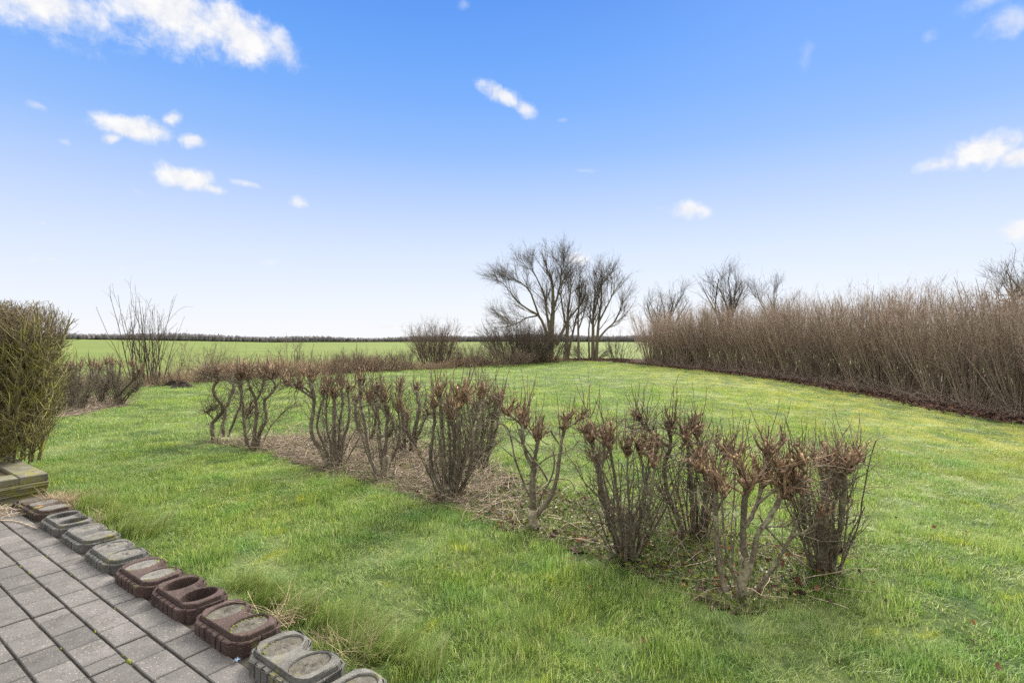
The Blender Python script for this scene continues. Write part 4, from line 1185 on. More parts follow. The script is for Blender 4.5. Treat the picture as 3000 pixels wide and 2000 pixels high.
tree('bare_tree', 'largest bare tree, crown leaning out over the field, above the dark bush', b0,
     [(.22, .03, tp([(1010, 1400), (1020, 1150), (1035, 900), (1040, 650), (1030, 400), (960, 230), (900, 50)], Yt)),
      (.12, .02, tp([(990, 1150), (930, 980), (850, 830), (700, 740), (560, 640), (470, 520), (360, 400)], Yt)),
      (.10, .02, tp([(1000, 1050), (960, 800), (930, 600), (860, 420), (780, 270), (760, 230)], Yt)),
      (.08, .02, tp([(860, 850), (800, 680), (720, 500), (600, 400), (520, 360)], Yt)),
      (.06, .015, tp([(830, 830), (680, 860), (560, 930), (420, 960)], Yt)),
      (.09, .02, tp([(1030, 800), (1090, 620), (1140, 420), (1150, 250), (1140, 170)], Yt))], 301, n1=60, n2=380, n3=1700, n4=2600, l1=(1.0, 2.6), side=(-.12, 0, 0))
Yt = 33.0
def simple_tree(lab, trunks, seed, **k):
    x, y = trunks[0][2][0]
    bb = P(*zT(x, y), Yt); bb[2] = 0
    tr_ = []
    for r0, r1, pts in trunks:
        w_ = tp(pts, Yt)
        w_[0][2] = min(w_[0][2], 0.02) if pts[0][1] > 1300 else w_[0][2]
        tr_.append((r0, r1, w_))
    return tree('bare_tree', lab, bb, tr_, seed, **k)
simple_tree('bare forked tree with dark base leaning over leaf litter, beside the largest tree',
            [(.17, .02, [(1195, 1390), (1220, 1150), (1230, 900), (1240, 700), (1270, 480), (1260, 200)]), (.13, .02, [(1090, 1200), (1150, 1060), (1240, 880), (1330, 760), (1430, 600), (1450, 430)]),
             (.10, .02, [(1225, 1350), (1280, 1100), (1330, 880), (1370, 700), (1360, 420)]), (.08, .015, [(1210, 960), (1160, 700), (1150, 480), (1220, 260)])], 302, n1=40, n2=210, n3=760, n4=900, l1=(.8, 2.0))
simple_tree('slim bare tree with a straight pole-like trunk, third from the field',
            [(.10, .02, [(1360, 1370), (1360, 1100), (1355, 850), (1380, 600), (1370, 380)]), (.06, .015, [(1360, 1000), (1420, 820), (1440, 640)])], 303, n1=20, n2=70, n3=200, n4=260, l1=(.7, 1.6))
simple_tree('tall bare tree with two close dark trunks standing in low brush',
            [(.14, .02, [(1535, 1370), (1535, 1050), (1545, 750), (1560, 520), (1545, 260)]), (.08, .015, [(1490, 1370), (1485, 1050), (1500, 850), (1520, 600)]), (.08, .015, [(1545, 800), (1600, 600), (1640, 420), (1650, 330)])], 304, n1=30, n2=130, n3=420, n4=500, l1=(.8, 2.0))
simple_tree('bare tree with an outward sweeping limb on the side towards the hazel hedge',
            [(.13, .02, [(1575, 1370), (1590, 1100), (1610, 850), (1640, 600), (1640, 400), (1690, 320)]), (.08, .015, [(1600, 1120), (1690, 1010), (1800, 900), (1880, 720), (1900, 600)]), (.07, .015, [(1610, 900), (1700, 720), (1780, 540), (1800, 380)])], 305, n1=30, n2=130, n3=420, n4=500, l1=(.8, 2.0))
# trees behind the hazel hedge
def bg_tree(lab, px, pytop, Y, wpx, seed, n=5, **k):
    rg = np.random.default_rng(seed)
    b_ = P(px, HZ + 3, Y); b_[2] = -.05
    top = P(px, pytop, Y)[2]
    tr_ = []
    for q in range(n):
        dx = (q - (n - 1) / 2) / max(n - 1, 1) * 2 * wpx / F * Y * .75 + rg.normal(0, .1)
        zt = top * (1 - .18 * abs(q - (n - 1) / 2) / n * 2) * rg.uniform(.93, 1)
        tr_.append((.13, .02, [b_ + np.array([dx * .04, 0, 0]), b_ + np.array([dx * .12, 0, zt * .35]), b_ + np.array([dx * .55, rg.normal(0, .5), zt * .65]), b_ + np.array([dx, rg.normal(0, .8), zt])]))
    kk = dict(n1=30, n2=150, n3=560, n4=800, l1=(.8, 2.2), group='bare trees rising behind the hazel hedge')
    kk.update(k)
    tree('bare_tree', lab, b_, tr_, seed, **kk)
bg_tree('bare round-crowned tree rising alone above the hazel hedge', 2130, 790, 30, 80, 311, 6)
bg_tree('low twiggy bare tree crown just beyond the hazel hedge, closer to the lawn end', 1945, 845, 36, 70, 312, 6, l1=(.8, 1.8))
bg_tree('bare tree reaching in at the picture edge above the hazel hedge', 3010, 770, 17, 60, 313, 5, l1=(.7, 1.6), scale=.7, tr=.004)
bg_tree('small thin bare tree whose tips barely clear the hazel hedge', 2270, 840, 28, 30, 314, 3, n1=14, n2=90, n3=400, n4=800, l1=(.6, 1.2))
# beech bush still holding brown leaves, behind the hedge at the frame edge
rg = np.random.default_rng(44)
bb = np.array([15.2, 15.5, 0.0])
bee = empty('beech_bush', tuple(bb), 'dense rounded bush still holding brown leaves, behind the hazel hedge at the picture edge', 'bush')
n = 26
st = np.stack([rg.normal(0, .25, n), rg.normal(0, .25, n), np.full(n, -.05)], -1)
p0, r0 = shoots(rg, st, np.stack([rg.normal(0, .5, n), rg.normal(0, .5, n), np.ones(n)], -1), rg.uniform(1.8, 2.7, n), .03 * np.ones(n), .008 * np.ones(n), 9, .07, .02)
p1, r1 = sprout(rg, p0, r0, 500, .2, 1, .3, .9, 45, 6, .12, .03, .1, .5, .01, .004)
obj('branch', tube_mesh('branch', [(p0, r0, 5), (p1, r1, 3)], M['tree']), bee)
def leaf_quads(rg, cen, size, tilt=1.0, curl=.25):
    """little bent leaves: 2 quads each along a midrib fold"""
    n = len(cen)
    yaw = rg.uniform(0, 2 * np.pi, n)
    ax = np.stack([np.cos(yaw), np.sin(yaw), rg.normal(0, .35 * tilt, n)], -1)
    ax = nrm(ax)
    sd_ = nrm(np.cross(ax, np.array([0, 0, 1.0]) + rg.normal(0, .5 * tilt, (n, 3))))
    up_ = np.cross(sd_, ax)
    s = np.asarray(size).reshape(-1, 1)
    prof = [(-.5, .0), (-.28, .24), (.08, .30), (.36, .16), (.5, 0.0)]
    vs = []
    for a, wd in prof:
        bend = curl * (a * a * 2 - .2)
        c = cen + ax * s * a + up_ * s * bend
        vs += [c - sd_ * s * wd + up_ * s * wd * .5, c - up_ * s * .02, c + sd_ * s * wd + up_ * s * wd * .5]
    V = np.stack(vs, 1).reshape(-1, 3)
    q = []
    o = np.arange(n)[:, None] * 15
    for k in range(4):
        q.append(o + np.array([[k * 3, k * 3 + 1, k * 3 + 4, k * 3 + 3]]))
        q.append(o + np.array([[k * 3 + 1, k * 3 + 2, k * 3 + 5, k * 3 + 4]]))
    t = np.repeat(rg.random(n), 15)
    return V, [np.concatenate(q)], t
ii = rg.integers(0, len(p1), 9000)
cen = p1[ii, rg.integers(1, 6, 9000)] + rg.normal(0, .07, (9000, 3))
v_, q_, t_ = leaf_quads(rg, cen, rg.uniform(.05, .09, 9000))
obj('foliage', mesh_from('foliage', v_, q_, M['beechleaf'], False, {'tint': t_}), bee)

# ------------------------------------------------------------------ bushes on the field margin
def bush(name, label, cat, base, h, w, d_, n0, seed, mstem, mtwig, lean=.3, n1=6, n2=12, l1=(.25, .7), l2=(.1, .3), r=(.006, .014), rt=.004, curl=.015, wig=.05, arch=0.0, group=None, ang=28):
    rg = np.random.default_rng(seed)
    root = empty(name, tuple(base), label, cat, group)
    a_ = rg.uniform(0, 2 * np.pi, n0); q = np.sqrt(rg.random(n0))
    st = np.stack([np.cos(a_) * q * w * .3, np.sin(a_) * q * d_ * .3, np.full(n0, -.03)], -1)
    dr = np.stack([np.cos(a_) * q * lean * w / max(h, .1) * 1.4, np.sin(a_) * q * lean * d_ / max(h, .1) * 1.4, np.ones(n0)], -1) + rg.normal(0, .08, (n0, 3))
    P0, R0 = shoots(rg, st, dr, h * rg.uniform(.65, 1.05, n0), rg.uniform(*r, n0), rt * np.ones(n0), 11, wig, curl - arch)
    P1, R1 = sprout(rg, P0, R0, n0 * n1, .2, .98, *l1, ang, 7, .11, .02 - arch * .5, .08, .6, .008, rt * .8, .3)
    P2, R2 = sprout(rg, P1, R1, n0 * n2, .2, 1, *l2, 38, 4, .14, 0, .04, .7, .005, rt * .6)
    if n0 <= 12:
        for q in range(n0):
            obj('stem', tube_mesh('stem', [(P0[q:q + 1], R0[q:q + 1], 6)], M[mstem]), root)
    else:
        obj('stem', tube_mesh('stem', [(P0, R0, 5)], M[mstem]), root)
    obj('twig', tube_mesh('twig', [(P1, R1, 3), (P2, R2, 3)], M[mtwig]), root)
    return root
g_ = lambda px, py: G0(px, py)
bush('tall_bush', 'tall fan-shaped bare bush with upright dark stems, behind the low hedge piece', 'bush', g_(430, 1128), 2.6, 1.5, 1.0, 24, 401, 'darkbush', 'darkbush', .17, 4, 6, (.5, 1.1), (.12, .35), (.010, .024), .0045, .012, .035, ang=20)
bush('bramble_bush', 'arching tangled bramble on the field edge next to the tall fan-shaped bush', 'bush', g_(560, 1122), 1.5, 2.6, 1.5, 26, 402, 'bush', 'bush', .55, 8, 14, (.3, .9), (.1, .3), (.006, .012), .0035, .0, .09, .05, ang=45)
bush('bramble_bush', 'smaller grey-brown bramble on the field edge behind the twisted end shrub', 'bush', g_(650, 1112), 1.15, 2.2, 1.2, 24, 403, 'bush', 'bush', .5, 8, 12, (.3, .8), (.1, .3), (.005, .010), .0035, .0, .09, .05, ang=45)
bush('rose_bush', 'thin upright bush with dried brown flower heads beside the tall fan-shaped bush', 'bush', g_(500, 1125), .95, .7, .5, 10, 404, 'bush', 'bush', .4, 5, 6, (.2, .4), (.08, .2), (.004, .008), .003)
sb = g_(859, 1097)
bush('sapling', 'small bare sapling with a single stem and round crown in the dry grass', 'sapling', sb, 1.35, .9, .8, 9, 405, 'tree', 'bush', .55, 9, 22, (.25, .6), (.1, .3), (.012, .026), .0035, .02, .06, ang=42)
bush('bush', 'leggy bare bush leaning beside the small sapling in the dry grass', 'bush', g_(815, 1100), .95, 1.3, .8, 12, 406, 'bush', 'bush', .6, 6, 10, (.2, .5), (.1, .25), (.005, .010), .003)
bush('willow_bush', 'bright brown willow bush with spiky upright tips, alone on the field edge', 'bush', g_(1275, 1076), 2.0, 2.0, 1.5, 120, 407, 'bush', 'bush', .34, 6, 12, (.4, .9), (.15, .35), (.007, .016), .005, .02, .05)
bush('bush', 'low loose reddish bush between the willow bush and the dark bush', 'bush', g_(1385, 1072), 1.2, 2.4, 1.6, 60, 408, 'bush', 'bush', .45, 7, 12, (.3, .7), (.12, .3), (.005, .010), .0045)
bush('bush', 'thin grey bush on the field edge, just before the willow bush', 'bush', g_(1195, 1081), .95, 1.6, 1.2, 44, 409, 'bush', 'bush', .45, 6, 10, (.2, .5), (.1, .25), (.005, .009), .004)
bush('low_bush', 'low purple-brown thicket in the dry grass right after the small sapling', 'bush', g_(955, 1094), .85, 2.4, 1.2, 60, 421, 'bush', 'bush', .4, 6, 11, (.2, .5), (.1, .28), (.004, .008), .0036)
bush('low_bush', 'low twiggy thicket midway between the small sapling and the willow bush', 'bush', g_(1045, 1090), .95, 2.2, 1.2, 60, 422, 'bush', 'bush', .4, 6, 11, (.2, .5), (.1, .28), (.004, .008), .0036)
bush('low_bush', 'low reddish thicket in the dry grass in front of the thin grey bush', 'bush', g_(1130, 1087), .8, 2.2, 1.2, 56, 423, 'bush', 'bush', .4, 6, 11, (.2, .5), (.1, .28), (.004, .008), .0036)
bush('low_bush', 'low pale thicket joining the willow bush to the loose reddish one', 'bush', g_(1335, 1077), .8, 2.2, 1.2, 56, 424, 'bush', 'bush', .4, 6, 11, (.2, .5), (.1, .28), (.004, .008), .004)
bush('dense_bush', 'dense dark bush with a rounded top, at the foot of the largest tree', 'bush', g_(1525, 1066), 2.35, 3.6, 2.2, 170, 410, 'darkbush', 'darkbush', .42, 7, 14, (.4, .9), (.15, .4), (.008, .016), .0055)
bush('dense_bush', 'dense dark bush crowding the trunk of the largest tree', 'bush', g_(1590, 1062), 1.9, 2.4, 2.0, 100, 411, 'darkbush', 'darkbush', .4, 7, 14, (.4, .8), (.15, .4), (.007, .014), .0055)
bush('bush', 'reddish low bush fringing the dark bush along the lawn', 'bush', g_(1470, 1074), .95, 3.0, 1.0, 80, 412, 'bush', 'bush', .4, 6, 12, (.2, .5), (.1, .3), (.004, .008), .0045)
bush('brushwood', 'dark low brush under the bare trees beside the leaf litter', 'bush', P(1725, 1050, 34.0) * [1, 1, 0], 1.1, 2.6, 1.2, 60, 413, 'darkbush', 'darkbush', .5, 6, 12, (.3, .6), (.1, .3), (.005, .010), .005, .0, .09, .03)
bush('bush', 'small dark vase-shaped bush standing between the bare trees and the hazel hedge', 'bush', g_(1815, 1063), 1.6, 1.5, 1.2, 30, 414, 'darkbush', 'darkbush', .5, 5, 8, (.3, .8), (.1, .3), (.007, .014), .005)

# ------------------------------------------------------------------ molehills
def mole(label, px, py, w_, h_, seed):
    rg = np.random.default_rng(seed)
    b_ = g_(px, py)
    n, k = 36, 10
    V = [(0, 0, h_)]
    for j in range(1, k + 1):
        f = j / k
        for i in range(n):
            t = 2 * np.pi * i / n
            q = 1 + .16 * np.sin(3 * t + seed) + .1 * np.sin(7 * t + 2 * seed)
            V.append((w_ * f * q * np.cos(t) + rg.normal(0, .012), w_ * .7 * f * q * np.sin(t) + rg.normal(0, .012), h_ * (1 - f) ** 1.2 * (1 + rg.normal(0, .25)) - (.01 if j == k else 0)))
    fs = [(0, 1 + i, 1 + (i + 1) % n) for i in range(n)]
    for j in range(k - 1):
        for i in range(n):
            fs.append((1 + j * n + i, 1 + (j + 1) * n + i, 1 + (j + 1) * n + (i + 1) % n, 1 + j * n + (i + 1) % n))
    mb = MB(); mb.poly(V, fs)
    o = obj('molehill', mb.mesh('molehill', M['molesoil'], True), None, tuple(b_ + np.array([0, 0, .01])))
    tag(o, label, 'molehill', 'molehills on the lawn')
mole('larger black molehill on the lawn in front of the bramble', 533, 1135, .36, .17, 1)
mole('small flat molehill just behind the larger one', 505, 1128, .26, .13, 2)

# ------------------------------------------------------------------ far woodland
rg = np.random.default_rng(61)
vs, fs = [], []
ico = []
import bmesh
bm = bmesh.new(); bmesh.ops.create_icosphere(bm, subdivisions=1, radius=1.0)
IV = np.array([v.co[:] for v in bm.verts]); IFc = np.array([[v.index for v in f.verts] for f in bm.faces]); bm.free()
VV, FF, off = [], [], 0
for k in range(7000):
    a = rg.uniform(-.85, .75)
    r_ = rg.uniform(690, 800)
    x, y = r_ * np.sin(a) / 1.0, r_ * np.cos(a)
    gz = float(field_z(np.array(x), np.array(y)))
    hgt = (7.2 + 1.6 * np.sin(a * 9 + 1) + 1.0 * np.sin(a * 31) + rg.normal(0, .45)) * np.interp(a, [-.85, -.62, -.45], [.5, .75, 1.0])
    if rg.random() < .02: hgt *= 1.15
    wd = rg.uniform(1.2, 2.4)
    v = IV * np.array([wd, wd, hgt * .52]) * (1 + rg.normal(0, .12, (len(IV), 1))) + np.array([x, y, gz + hgt * .52])
    VV.append(v); FF.append(IFc + off); off += len(IV)
tag(obj('distant_woodland', mesh_from('distant_woodland', np.concatenate(VV), [np.concatenate(FF)], M['wood'], False)), 'grey-brown bare woodland along the far side of the field', 'woodland', kind='stuff')

# ------------------------------------------------------------------ grass
def blades(rg, n, rad, h0, h1, wd, lean=(0, 0), curl=.5, segs=2, tint=(0, 1)):
    """one tuft of n tapered blades"""
    a = rg.uniform(0, 2 * np.pi, n); q = np.sqrt(rg.random(n)) * rad
    base = np.stack([np.cos(a) * q, np.sin(a) * q, np.full(n, -.006)], -1)
    yaw = rg.uniform(0, 2 * np.pi, n)
    h = rg.uniform(h0, h1, n) * rg.uniform(.6, 1, n)
    dirn = np.stack([np.cos(yaw), np.sin(yaw), np.zeros(n)], -1) * rg.uniform(.1, curl, n)[:, None] + np.array([lean[0], lean[1], 0])
    side = nrm(np.cross(dirn + rg.normal(0, .2, (n, 3)), [0, 0, 1.0]))
    vs = []
    for s in range(segs + 1):
        f = s / segs
        c = base + np.array([0, 0, 1.0]) * (h * (f - .25 * f * f * np.linalg.norm(dirn, axis=1)))[:, None] + dirn * (h * f * f * .9)[:, None]
        wv_ = wd * (1 - f ** 1.5) * .5 + .0002
        vs += [c - side * wv_, c + side * wv_] if s < segs else [c]
    V = np.stack(vs, 1)
    nv = V.shape[1]
    o = np.arange(n)[:, None] * nv
    Q = [o + np.array([[2 * s, 2 * s + 1, 2 * s + 3, 2 * s + 2]]) for s in range(segs - 1)]
    T = o + np.array([[2 * segs - 2, 2 * segs - 1, 2 * segs]])
    t = np.repeat(np.clip(rg.normal(.48, .22, n), 0, .96) * (tint[1] - tint[0]) + tint[0], nv)
    dry = np.repeat(rg.random(n) < .03, nv)
    t[dry] = 1.0
    return V.reshape(-1, 3), [q_ for q_ in ([np.concatenate(Q)] if Q else [])] + [T], t
def tuft_collection(name, count, mk):
    c = D.collections.new(name)
    for k in range(count):
        v, f, t = mk(np.random.default_rng(900 + k + hash(name) % 1 + len(name) * 17), k)
        me = mesh_from(name, v, f, MK[0], True, {'tint': t})
        c.objects.link(D.objects.new(name, me))
    return c
def scatter(name, pts, rot, scl, coll, nvar, seed):
    me = D.meshes.new(name)
    n = len(pts)
    me.vertices.add(n)
    me.vertices.foreach_set('co', np.asarray(pts, np.float32).ravel())
    a = me.attributes.new('rot', 'FLOAT_VECTOR', 'POINT'); a.data.foreach_set('vector', np.asarray(rot, np.float32).ravel())
    a = me.attributes.new('scl', 'FLOAT_VECTOR', 'POINT'); a.data.foreach_set('vector', np.asarray(scl, np.float32).ravel())
    a = me.attributes.new('idx', 'INT', 'POINT'); a.data.foreach_set('value', np.random.default_rng(seed).integers(0, nvar, n).astype(np.int32))
    o = obj(name, me)
    g = D.node_groups.new(name, 'GeometryNodeTree')
    g.interface.new_socket('Geometry', in_out='INPUT', socket_type='NodeSocketGeometry')
    g.interface.new_socket('Geometry', in_out='OUTPUT', socket_type='NodeSocketGeometry')
    gi = g.nodes.new('NodeGroupInput'); go = g.nodes.new('NodeGroupOutput')
    ip = g.nodes.new('GeometryNodeInstanceOnPoints')
    ci = g.nodes.new('GeometryNodeCollectionInfo')
    ci.inputs['Collection'].default_value = coll
    ci.inputs['Separate Children'].default_value = True
    ci.inputs['Reset Children'].default_value = True
    ip.inputs['Pick Instance'].default_value = True
    def na(nm, dt, sock):
        x = g.nodes.new('GeometryNodeInputNamedAttribute'); x.data_type = dt
        x.inputs['Name'].default_value = nm
        g.links.new(x.outputs[0], ip.inputs[sock])
    na('rot', 'FLOAT_VECTOR', 'Rotation'); na('scl', 'FLOAT_VECTOR', 'Scale'); na('idx', 'INT', 'Instance Index')
    g.links.new(gi.outputs[0], ip.inputs['Points'])
    g.links.new(ci.outputs[0], ip.inputs['Instance'])
    g.links.new(ip.outputs[0], go.inputs[0])
    md = o.modifiers.new('scatter', 'NODES'); md.node_group = g
    return o
def vnoise(x, y, s, seed):
    rg_ = np.random.default_rng(seed)
    out = np.zeros_like(x)
    for k in range(7):
        a = rg_.uniform(0, 2 * np.pi); f = s * rg_.uniform(.6, 1.7)
        out += np.sin((x * np.cos(a) + y * np.sin(a)) * f + rg_.uniform(0, 6.28))
    return out / 2.6
def lawn_points(y0, y1, st, seed, xm=1.0):
    rg_ = np.random.default_rng(seed)
    xs = np.arange(-y1 * xm - 1.2, y1 * xm + 1.2, st); ys = np.arange(y0, y1, st)
    X, Y = np.meshgrid(xs, ys)
    X = X + rg_.uniform(-.5, .5, X.shape) * st; Y = Y + rg_.uniform(-.5, .5, Y.shape) * st
    x, y = X.ravel(), Y.ravel()
    k = (np.abs(x) < y * xm + 1.0) & inpoly(x, y, LAWN)
    x, y = x[k], y[k]
    jx, jy = x + .05 * vnoise(x, y, 14, 8), y + .05 * vnoise(x, y, 14, 9)
    u, v = toUV(jx, jy)
    k = ~((v < 0.32) & (u > -3.42 - .02)) & ~inpoly(jx, jy, BED) & ~inpoly(jx, jy, LBED) & ~((u < -3.36) & (v < .36) & (u > -7))
    x, y = x[k], y[k]
    k = (vnoise(x, y, 11, 41) + .6 * vnoise(x, y, 27, 42) > -1.05) | (rg_.random(len(x)) < .35)
    return x[k], y[k], rg_
MK = [M['grass']]
NV = 10
def lawn_tuft(n, rad, h0, h1, wd, segs):
    def mk(rg_, k):
        return blades(rg_, n, rad, h0, h1, wd, (.10 + rg_.normal(0, .16), -.03 + rg_.normal(0, .16)), .85, segs)
    return mk
near = tuft_collection('turf_near', NV, lawn_tuft(115, .10, .028, .075, .0030, 3))
mid = tuft_collection('turf_mid', NV, lawn_tuft(140, .19, .025, .068, .0046, 2))
far = tuft_collection('turf_far', NV, lawn_tuft(150, .34, .02, .055, .0095, 1))
def lawn_scatter(name, y0, y1, st, coll, seed, label):
    x, y, rg_ = lawn_points(y0, y1, st, seed)
    n = len(x)
    hs = np.clip(.88 + .22 * vnoise(x, y, 2.6, 31) + .34 * vnoise(x, y, 8.5, 32) + .22 * vnoise(x, y, 19, 34), .34, 1.9)
    worn = np.interp(x, [4.5, 8.0], [1.0, .45])
    hs = hs * worn
    # rank grass along the back of the planter stones and round the bed
    u, v = toUV(x, y)
    hs = np.where((v < .75) & (u > -3.4), hs * np.interp(v, [.27, .75], [1.2, 1.0]), hs)
    rot = np.stack([rg_.normal(0, .10, n), rg_.normal(0, .10, n), rg_.uniform(-3.14, 3.14, n) * .55], -1)
    wsc = rg_.uniform(.85, 1.2, n)
    o = scatter(name, np.stack([x, y, bumps(x, y)], -1), rot, np.stack([wsc, wsc, hs], -1), coll, NV, seed)
    tag(o, label, 'grass', kind='stuff')
lawn_scatter('grass', 1.4, 6.5, .095, near, 71, 'green winter lawn grass close to the patio stones')
lawn_scatter('grass', 6.5, 15.0, .19, mid, 72, 'green winter lawn grass round the low hedge')
lawn_scatter('grass', 15.0, 33.0, .33, far, 73, 'pale far lawn grass up to the trees and the hazel hedge')
# long combed grass behind the stones
MK[0] = M['longgrass']
def long_mk(rg_, k):
    return blades(rg_, 60, .07, .10, .20, .0026, (.60 + rg_.normal(0, .2), .12 + rg_.normal(0, .2)), .5, 4)
longc = tuft_collection('long_tuft', 6, long_mk)
rg = np.random.default_rng(77)
uu = rg.uniform(-3.3, 1.4, 420); vv = .35 + np.abs(rg.normal(0, .10, 420))
k_ = (vnoise(uu, vv, 5, 5) > -.55)
uu, vv = uu[k_], vv[k_]
xy = A8 + E1 * uu[:, None] + E2 * vv[:, None]
n = len(uu)
tag(scatter('long_grass', np.stack([xy[:, 0], xy[:, 1], np.zeros(n)], -1), np.stack([rg.normal(0, .1, n), rg.normal(0, .1, n), rg.normal(0, .6, n)], -1), np.repeat(rg.uniform(.55, 1.05, n)[:, None], 3, 1), longc, 6, 78),
    'long combed grass leaning along the back of the planter stones', 'grass', kind='stuff')
# dry straw-coloured grass on the field margin
def strands(rg, cen, L, r0, elev, K, wig, curl):
    n = len(cen)
    yaw = rg.uniform(0, 2 * np.pi, n)
    dr = np.stack([np.cos(yaw), np.sin(yaw), elev], -1)
    return shoots(rg, cen, dr, L, r0, r0 * .5, K, wig, curl)
def dry_mk(rg_, k):
    n = 90
    c = np.stack([rg_.normal(0, .16, n), rg_.normal(0, .16, n), np.zeros(n)], -1)
    p_, r_ = strands(rg_, c, rg_.uniform(.25, .75, n), np.full(n, .0042), rg_.uniform(.8, 2.6, n), 6, .09, -.10)
    v, q, t = tubes([(p_, r_, 3)])
    return v, q, t
MK[0] = M['drygrass']
dryc = tuft_collection('dry_tuft', 6, dry_mk)
fl = np.array(FAR[2:9], float)
sg = np.r_[0, np.cumsum(np.linalg.norm(np.diff(fl, axis=0), axis=1))]
n = 560
s_ = rg.uniform(0, sg[-1], n)
x = np.interp(s_, sg, fl[:, 0]); y = np.interp(s_, sg, fl[:, 1])
off_ = np.abs(rg.normal(0.25, .55, n))
x, y = x - off_ * .76, y + off_ * .65
hh = np.clip(.78 + .34 * vnoise(x, y, 1.0, 4), .2, 1.1)
tag(scatter('dry_grass', np.stack([x, y, np.full(n, -.02)], -1), np.stack([rg.normal(0, .2, n), rg.normal(0, .2, n), rg.uniform(0, 6.28, n)], -1), np.stack([hh, hh, hh], -1), dryc, 6, 79),
    'dry straw-coloured grass along the edge of the field', 'dry grass', kind='stuff')

# tan dead tufts against the stones and the wall
uu = np.concatenate([rg.uniform(-3.1, 1.0, 7), rg.normal(-3.05, .12, 14)]); vv = np.concatenate([.31 + np.abs(rg.normal(0, .03, 7)), .34 + rg.normal(0, .05, 14)])
xy = A8 + E1 * uu[:, None] + E2 * vv[:, None]
n = len(uu)
hh = rg.uniform(.18, .38, n)
tag(scatter('dead_grass', np.stack([xy[:, 0], xy[:, 1], np.full(n, -.005)], -1), np.stack([rg.normal(0, .2, n), rg.normal(0, .2, n), rg.uniform(0, 6.28, n)], -1), np.stack([hh, hh, hh * .55], -1), dryc, 6, 81),
    'tan dead grass tufts behind the planter stones and by the block wall', 'dead grass', kind='stuff')

# ------------------------------------------------------------------ bed litter: straw, weeds, leaves
rg = np.random.default_rng(88)
def in_bed(n, px_w):
    """random bed points, weighted along photo x by px_w (list of (x, weight))"""
    lo = np.min(BED, 0); hi = np.max(BED, 0)
    out = []
    while len(out) < n:
        q = rg.uniform(lo, hi, (6000, 2))
        q = q[inpoly(q[:, 0], q[:, 1], BED)]
        px = 1500 + F * q[:, 0] / q[:, 1]
        wq = np.interp(px, *zip(*px_w))
        out += list(q[rg.random(len(q)) < wq])
    return np.array(out[:n])
q = in_bed(4300, [(560, .8), (800, 1), (1350, 1), (1500, .55), (1600, .25), (2000, .22), (2150, .35), (2500, .35)])
heap = .012 + np.abs(rg.normal(0, .035, len(q))) * np.interp(1500 + F * q[:, 0] / q[:, 1], [600, 1400, 1560], [1, 1, .25])
c_ = np.stack([q[:, 0], q[:, 1], bumps(q[:, 0], q[:, 1]) + heap], -1)
p_, r_ = strands(rg, c_, rg.uniform(.10, .48, len(q)), rg.uniform(.0016, .0032, len(q)), rg.normal(.05, .28, len(q)), 7, .17, -.012)
p_[:, :, 2] = np.maximum(p_[:, :, 2], .008)
tag(obj('straw_litter', tube_mesh('straw_litter', [(p_, r_, 3)], M['straw'])), 'tangled dry straw-like stems lying in the hedge bed', 'straw', kind='stuff')
lq = rg.uniform(np.min(LBED, 0), np.max(LBED, 0), (2600, 2)); lq = lq[inpoly(lq[:, 0], lq[:, 1], LBED)]
p_, r_ = strands(rg, np.stack([lq[:, 0], lq[:, 1], np.full(len(lq), .03)], -1), rg.uniform(.15, .45, len(lq)), np.full(len(lq), .003), rg.normal(.05, .25, len(lq)), 6, .17, -.01)
p_[:, :, 2] = np.maximum(p_[:, :, 2], .01)
tag(obj('straw_litter', tube_mesh('straw_litter', [(p_, r_, 3)], M['straw'])), 'dry stems lying under the short far hedge piece', 'straw', kind='stuff')
q = in_bed(5200, [(560, .03), (1300, .08), (1500, .6), (1650, 1), (2200, .8), (2500, .6)])
v_, f_, t_ = leaf_quads(rg, np.stack([q[:, 0], q[:, 1], .012 + np.abs(rg.normal(0, .022, len(q)))], -1), rg.uniform(.014, .042, len(q)), .9)
tag(obj('ground_cover', mesh_from('ground_cover', v_, f_, M['weed'], False, {'tint': t_})), 'small green weeds covering the soil of the hedge bed', 'weeds', kind='stuff')
q = in_bed(420, [(560, .1), (1200, .25), (1500, .6), (2500, 1)])
q2 = np.stack([rg.uniform(.2, 3.4, 60), rg.uniform(2.2, 5, 60)], -1)
nq = len(q)
q = np.concatenate([q, q2])
v_, f_, t_ = leaf_quads(rg, np.stack([q[:, 0], q[:, 1], .03 + np.abs(rg.normal(0, .012, len(q)))], -1), np.where(np.arange(len(q)) < nq, rg.uniform(.028, .062, len(q)), rg.uniform(.022, .042, len(q))), 1.1, .7)
tag(obj('fallen_leaves', mesh_from('fallen_leaves', v_, f_, M['deadleaf'], False, {'tint': t_})), 'brown and orange fallen leaves in and around the hedge bed', 'fallen leaves', kind='stuff')
# bed-edge grass so the soil frays into the lawn
MK[0] = M['grass']
q = in_bed(1000, [(560, .12), (1500, .35), (1700, .8), (2500, 1)])
n = len(q)
tag(scatter('bed_grass', np.stack([q[:, 0], q[:, 1], np.full(n, .005)], -1), np.stack([rg.normal(0, .1, n), rg.normal(0, .1, n), rg.uniform(0, 6.28, n)], -1), np.stack([np.full(n, .8), np.full(n, .8), rg.uniform(.5, 1.1, n)], -1),
            tuft_collection('thin_tuft', 6, lawn_tuft(22, .11, .04, .09, .003, 3)), 6, 80), 'thin grass creeping into the hedge bed', 'grass', kind='stuff')
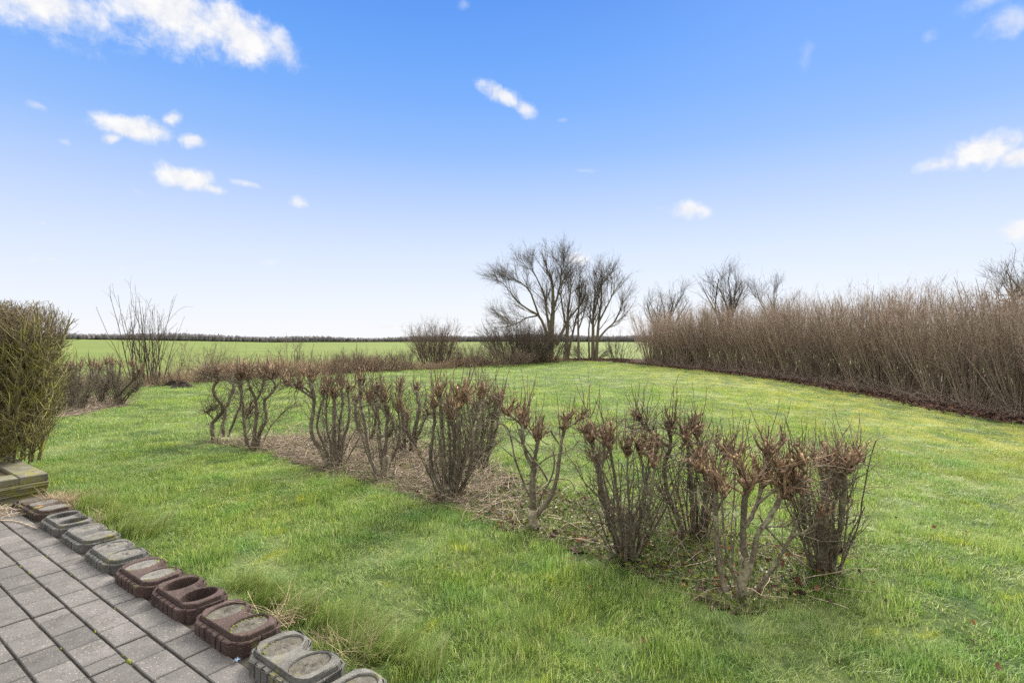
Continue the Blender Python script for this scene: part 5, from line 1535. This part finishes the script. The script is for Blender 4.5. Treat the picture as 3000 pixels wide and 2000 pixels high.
# leaf litter under the hazel hedge
n = 9000
y = rg.uniform(4, 34, n) ** 1.0
ex = np.interp(y, [p[1] for p in EDGE][::-1], [p[0] for p in EDGE][::-1])
x = ex + rg.exponential(.55, n) - .25 + rg.normal(0, .12, n)
v_, f_, t_ = leaf_quads(rg, np.stack([x, y, .022 + np.abs(rg.normal(0, .012, n))], -1), rg.uniform(.04, .10, n), .8, .5)
n2 = 1800
xx, yy = rg.uniform(2.4, 7.0, n2), rg.uniform(30.5, 34.0, n2)
v2, f2, t2 = leaf_quads(rg, np.stack([xx, yy, .02 + np.abs(rg.normal(0, .02, n2))], -1), rg.uniform(.06, .14, n2), .8, .5)
tag(obj('leaf_litter', mesh_from('leaf_litter', np.concatenate([v_, v2]), [np.concatenate([f_[0], f2[0] + len(v_)])], M['litterleaf'], False, {'tint': np.concatenate([t_, t2])})), 'dark brown fallen leaves along the foot of the hazel hedge', 'leaf litter', kind='stuff')
# dead brush along the hedge foot
n = 2600
y = rg.uniform(5, 30, n)
ex = np.interp(y, [p[1] for p in EDGE][::-1], [p[0] for p in EDGE][::-1])
c_ = np.stack([ex + .35 + np.abs(rg.normal(0, .35, n)), y, np.full(n, .02)], -1)
p_, r_ = strands(rg, c_, rg.uniform(.2, .7, n), rg.uniform(.002, .004, n), rg.normal(.6, .5, n), 7, .15, -.06)
p_[:, :, 2] = np.maximum(p_[:, :, 2], .02)
tag(obj('dead_brush', tube_mesh('dead_brush', [(p_, r_, 3)], M['hazeltwig'])), 'dead twigs and stalks at the foot of the hazel hedge', 'brush', kind='stuff')
# dead twigs in the corner by the wall
n = 150
c_ = np.array([UV(a_, b_, .012) for a_, b_ in zip(rg.normal(-3.2, .14, n), rg.normal(-.10, .10, n))])
p_, r_ = strands(rg, c_, rg.uniform(.06, .26, n), rg.uniform(.0012, .003, n), rg.normal(.05, .2, n), 6, .16, 0)
p_[:, :, 2] = np.maximum(p_[:, :, 2], .006)
l_ = np.array([spline([UV(-3.35, -.30, .008), UV(-3.12, -.24, .012), UV(-2.9, -.03, .02)], 6), spline([UV(-2.95, -.16, .006), UV(-2.80, -.06, .008), UV(-2.45, -.012, .008)], 6)])
tag(obj('twig_litter', tube_mesh('twig_litter', [(p_, r_, 4), (l_, np.full((2, 6), .0035), 5)], M['straw'])), 'dead brown twigs lying on the paving by the block wall', 'twigs', kind='stuff')
# wrapper scrap between two stones
qw = G0(694, 1940)
mb = MB()
rg2 = np.random.default_rng(4)
nx, ny = 7, 5
vs = [(qw[0] + (i - 3) * .004 * E1[0] + (j - 2) * .005 * E2[0], qw[1] + (i - 3) * .004 * E1[1] + (j - 2) * .005 * E2[1], .010 + abs(rg2.normal(0, .005))) for i in range(nx) for j in range(ny)]
mb.poly(vs, [(i * ny + j, (i + 1) * ny + j, (i + 1) * ny + j + 1, i * ny + j + 1) for i in range(nx - 1) for j in range(ny - 1)])
tag(obj('wrapper', mb.mesh('wrapper', M['wrapper'])), 'tiny crumpled blue and white wrapper between the red and the light grey planter stones', 'litter')
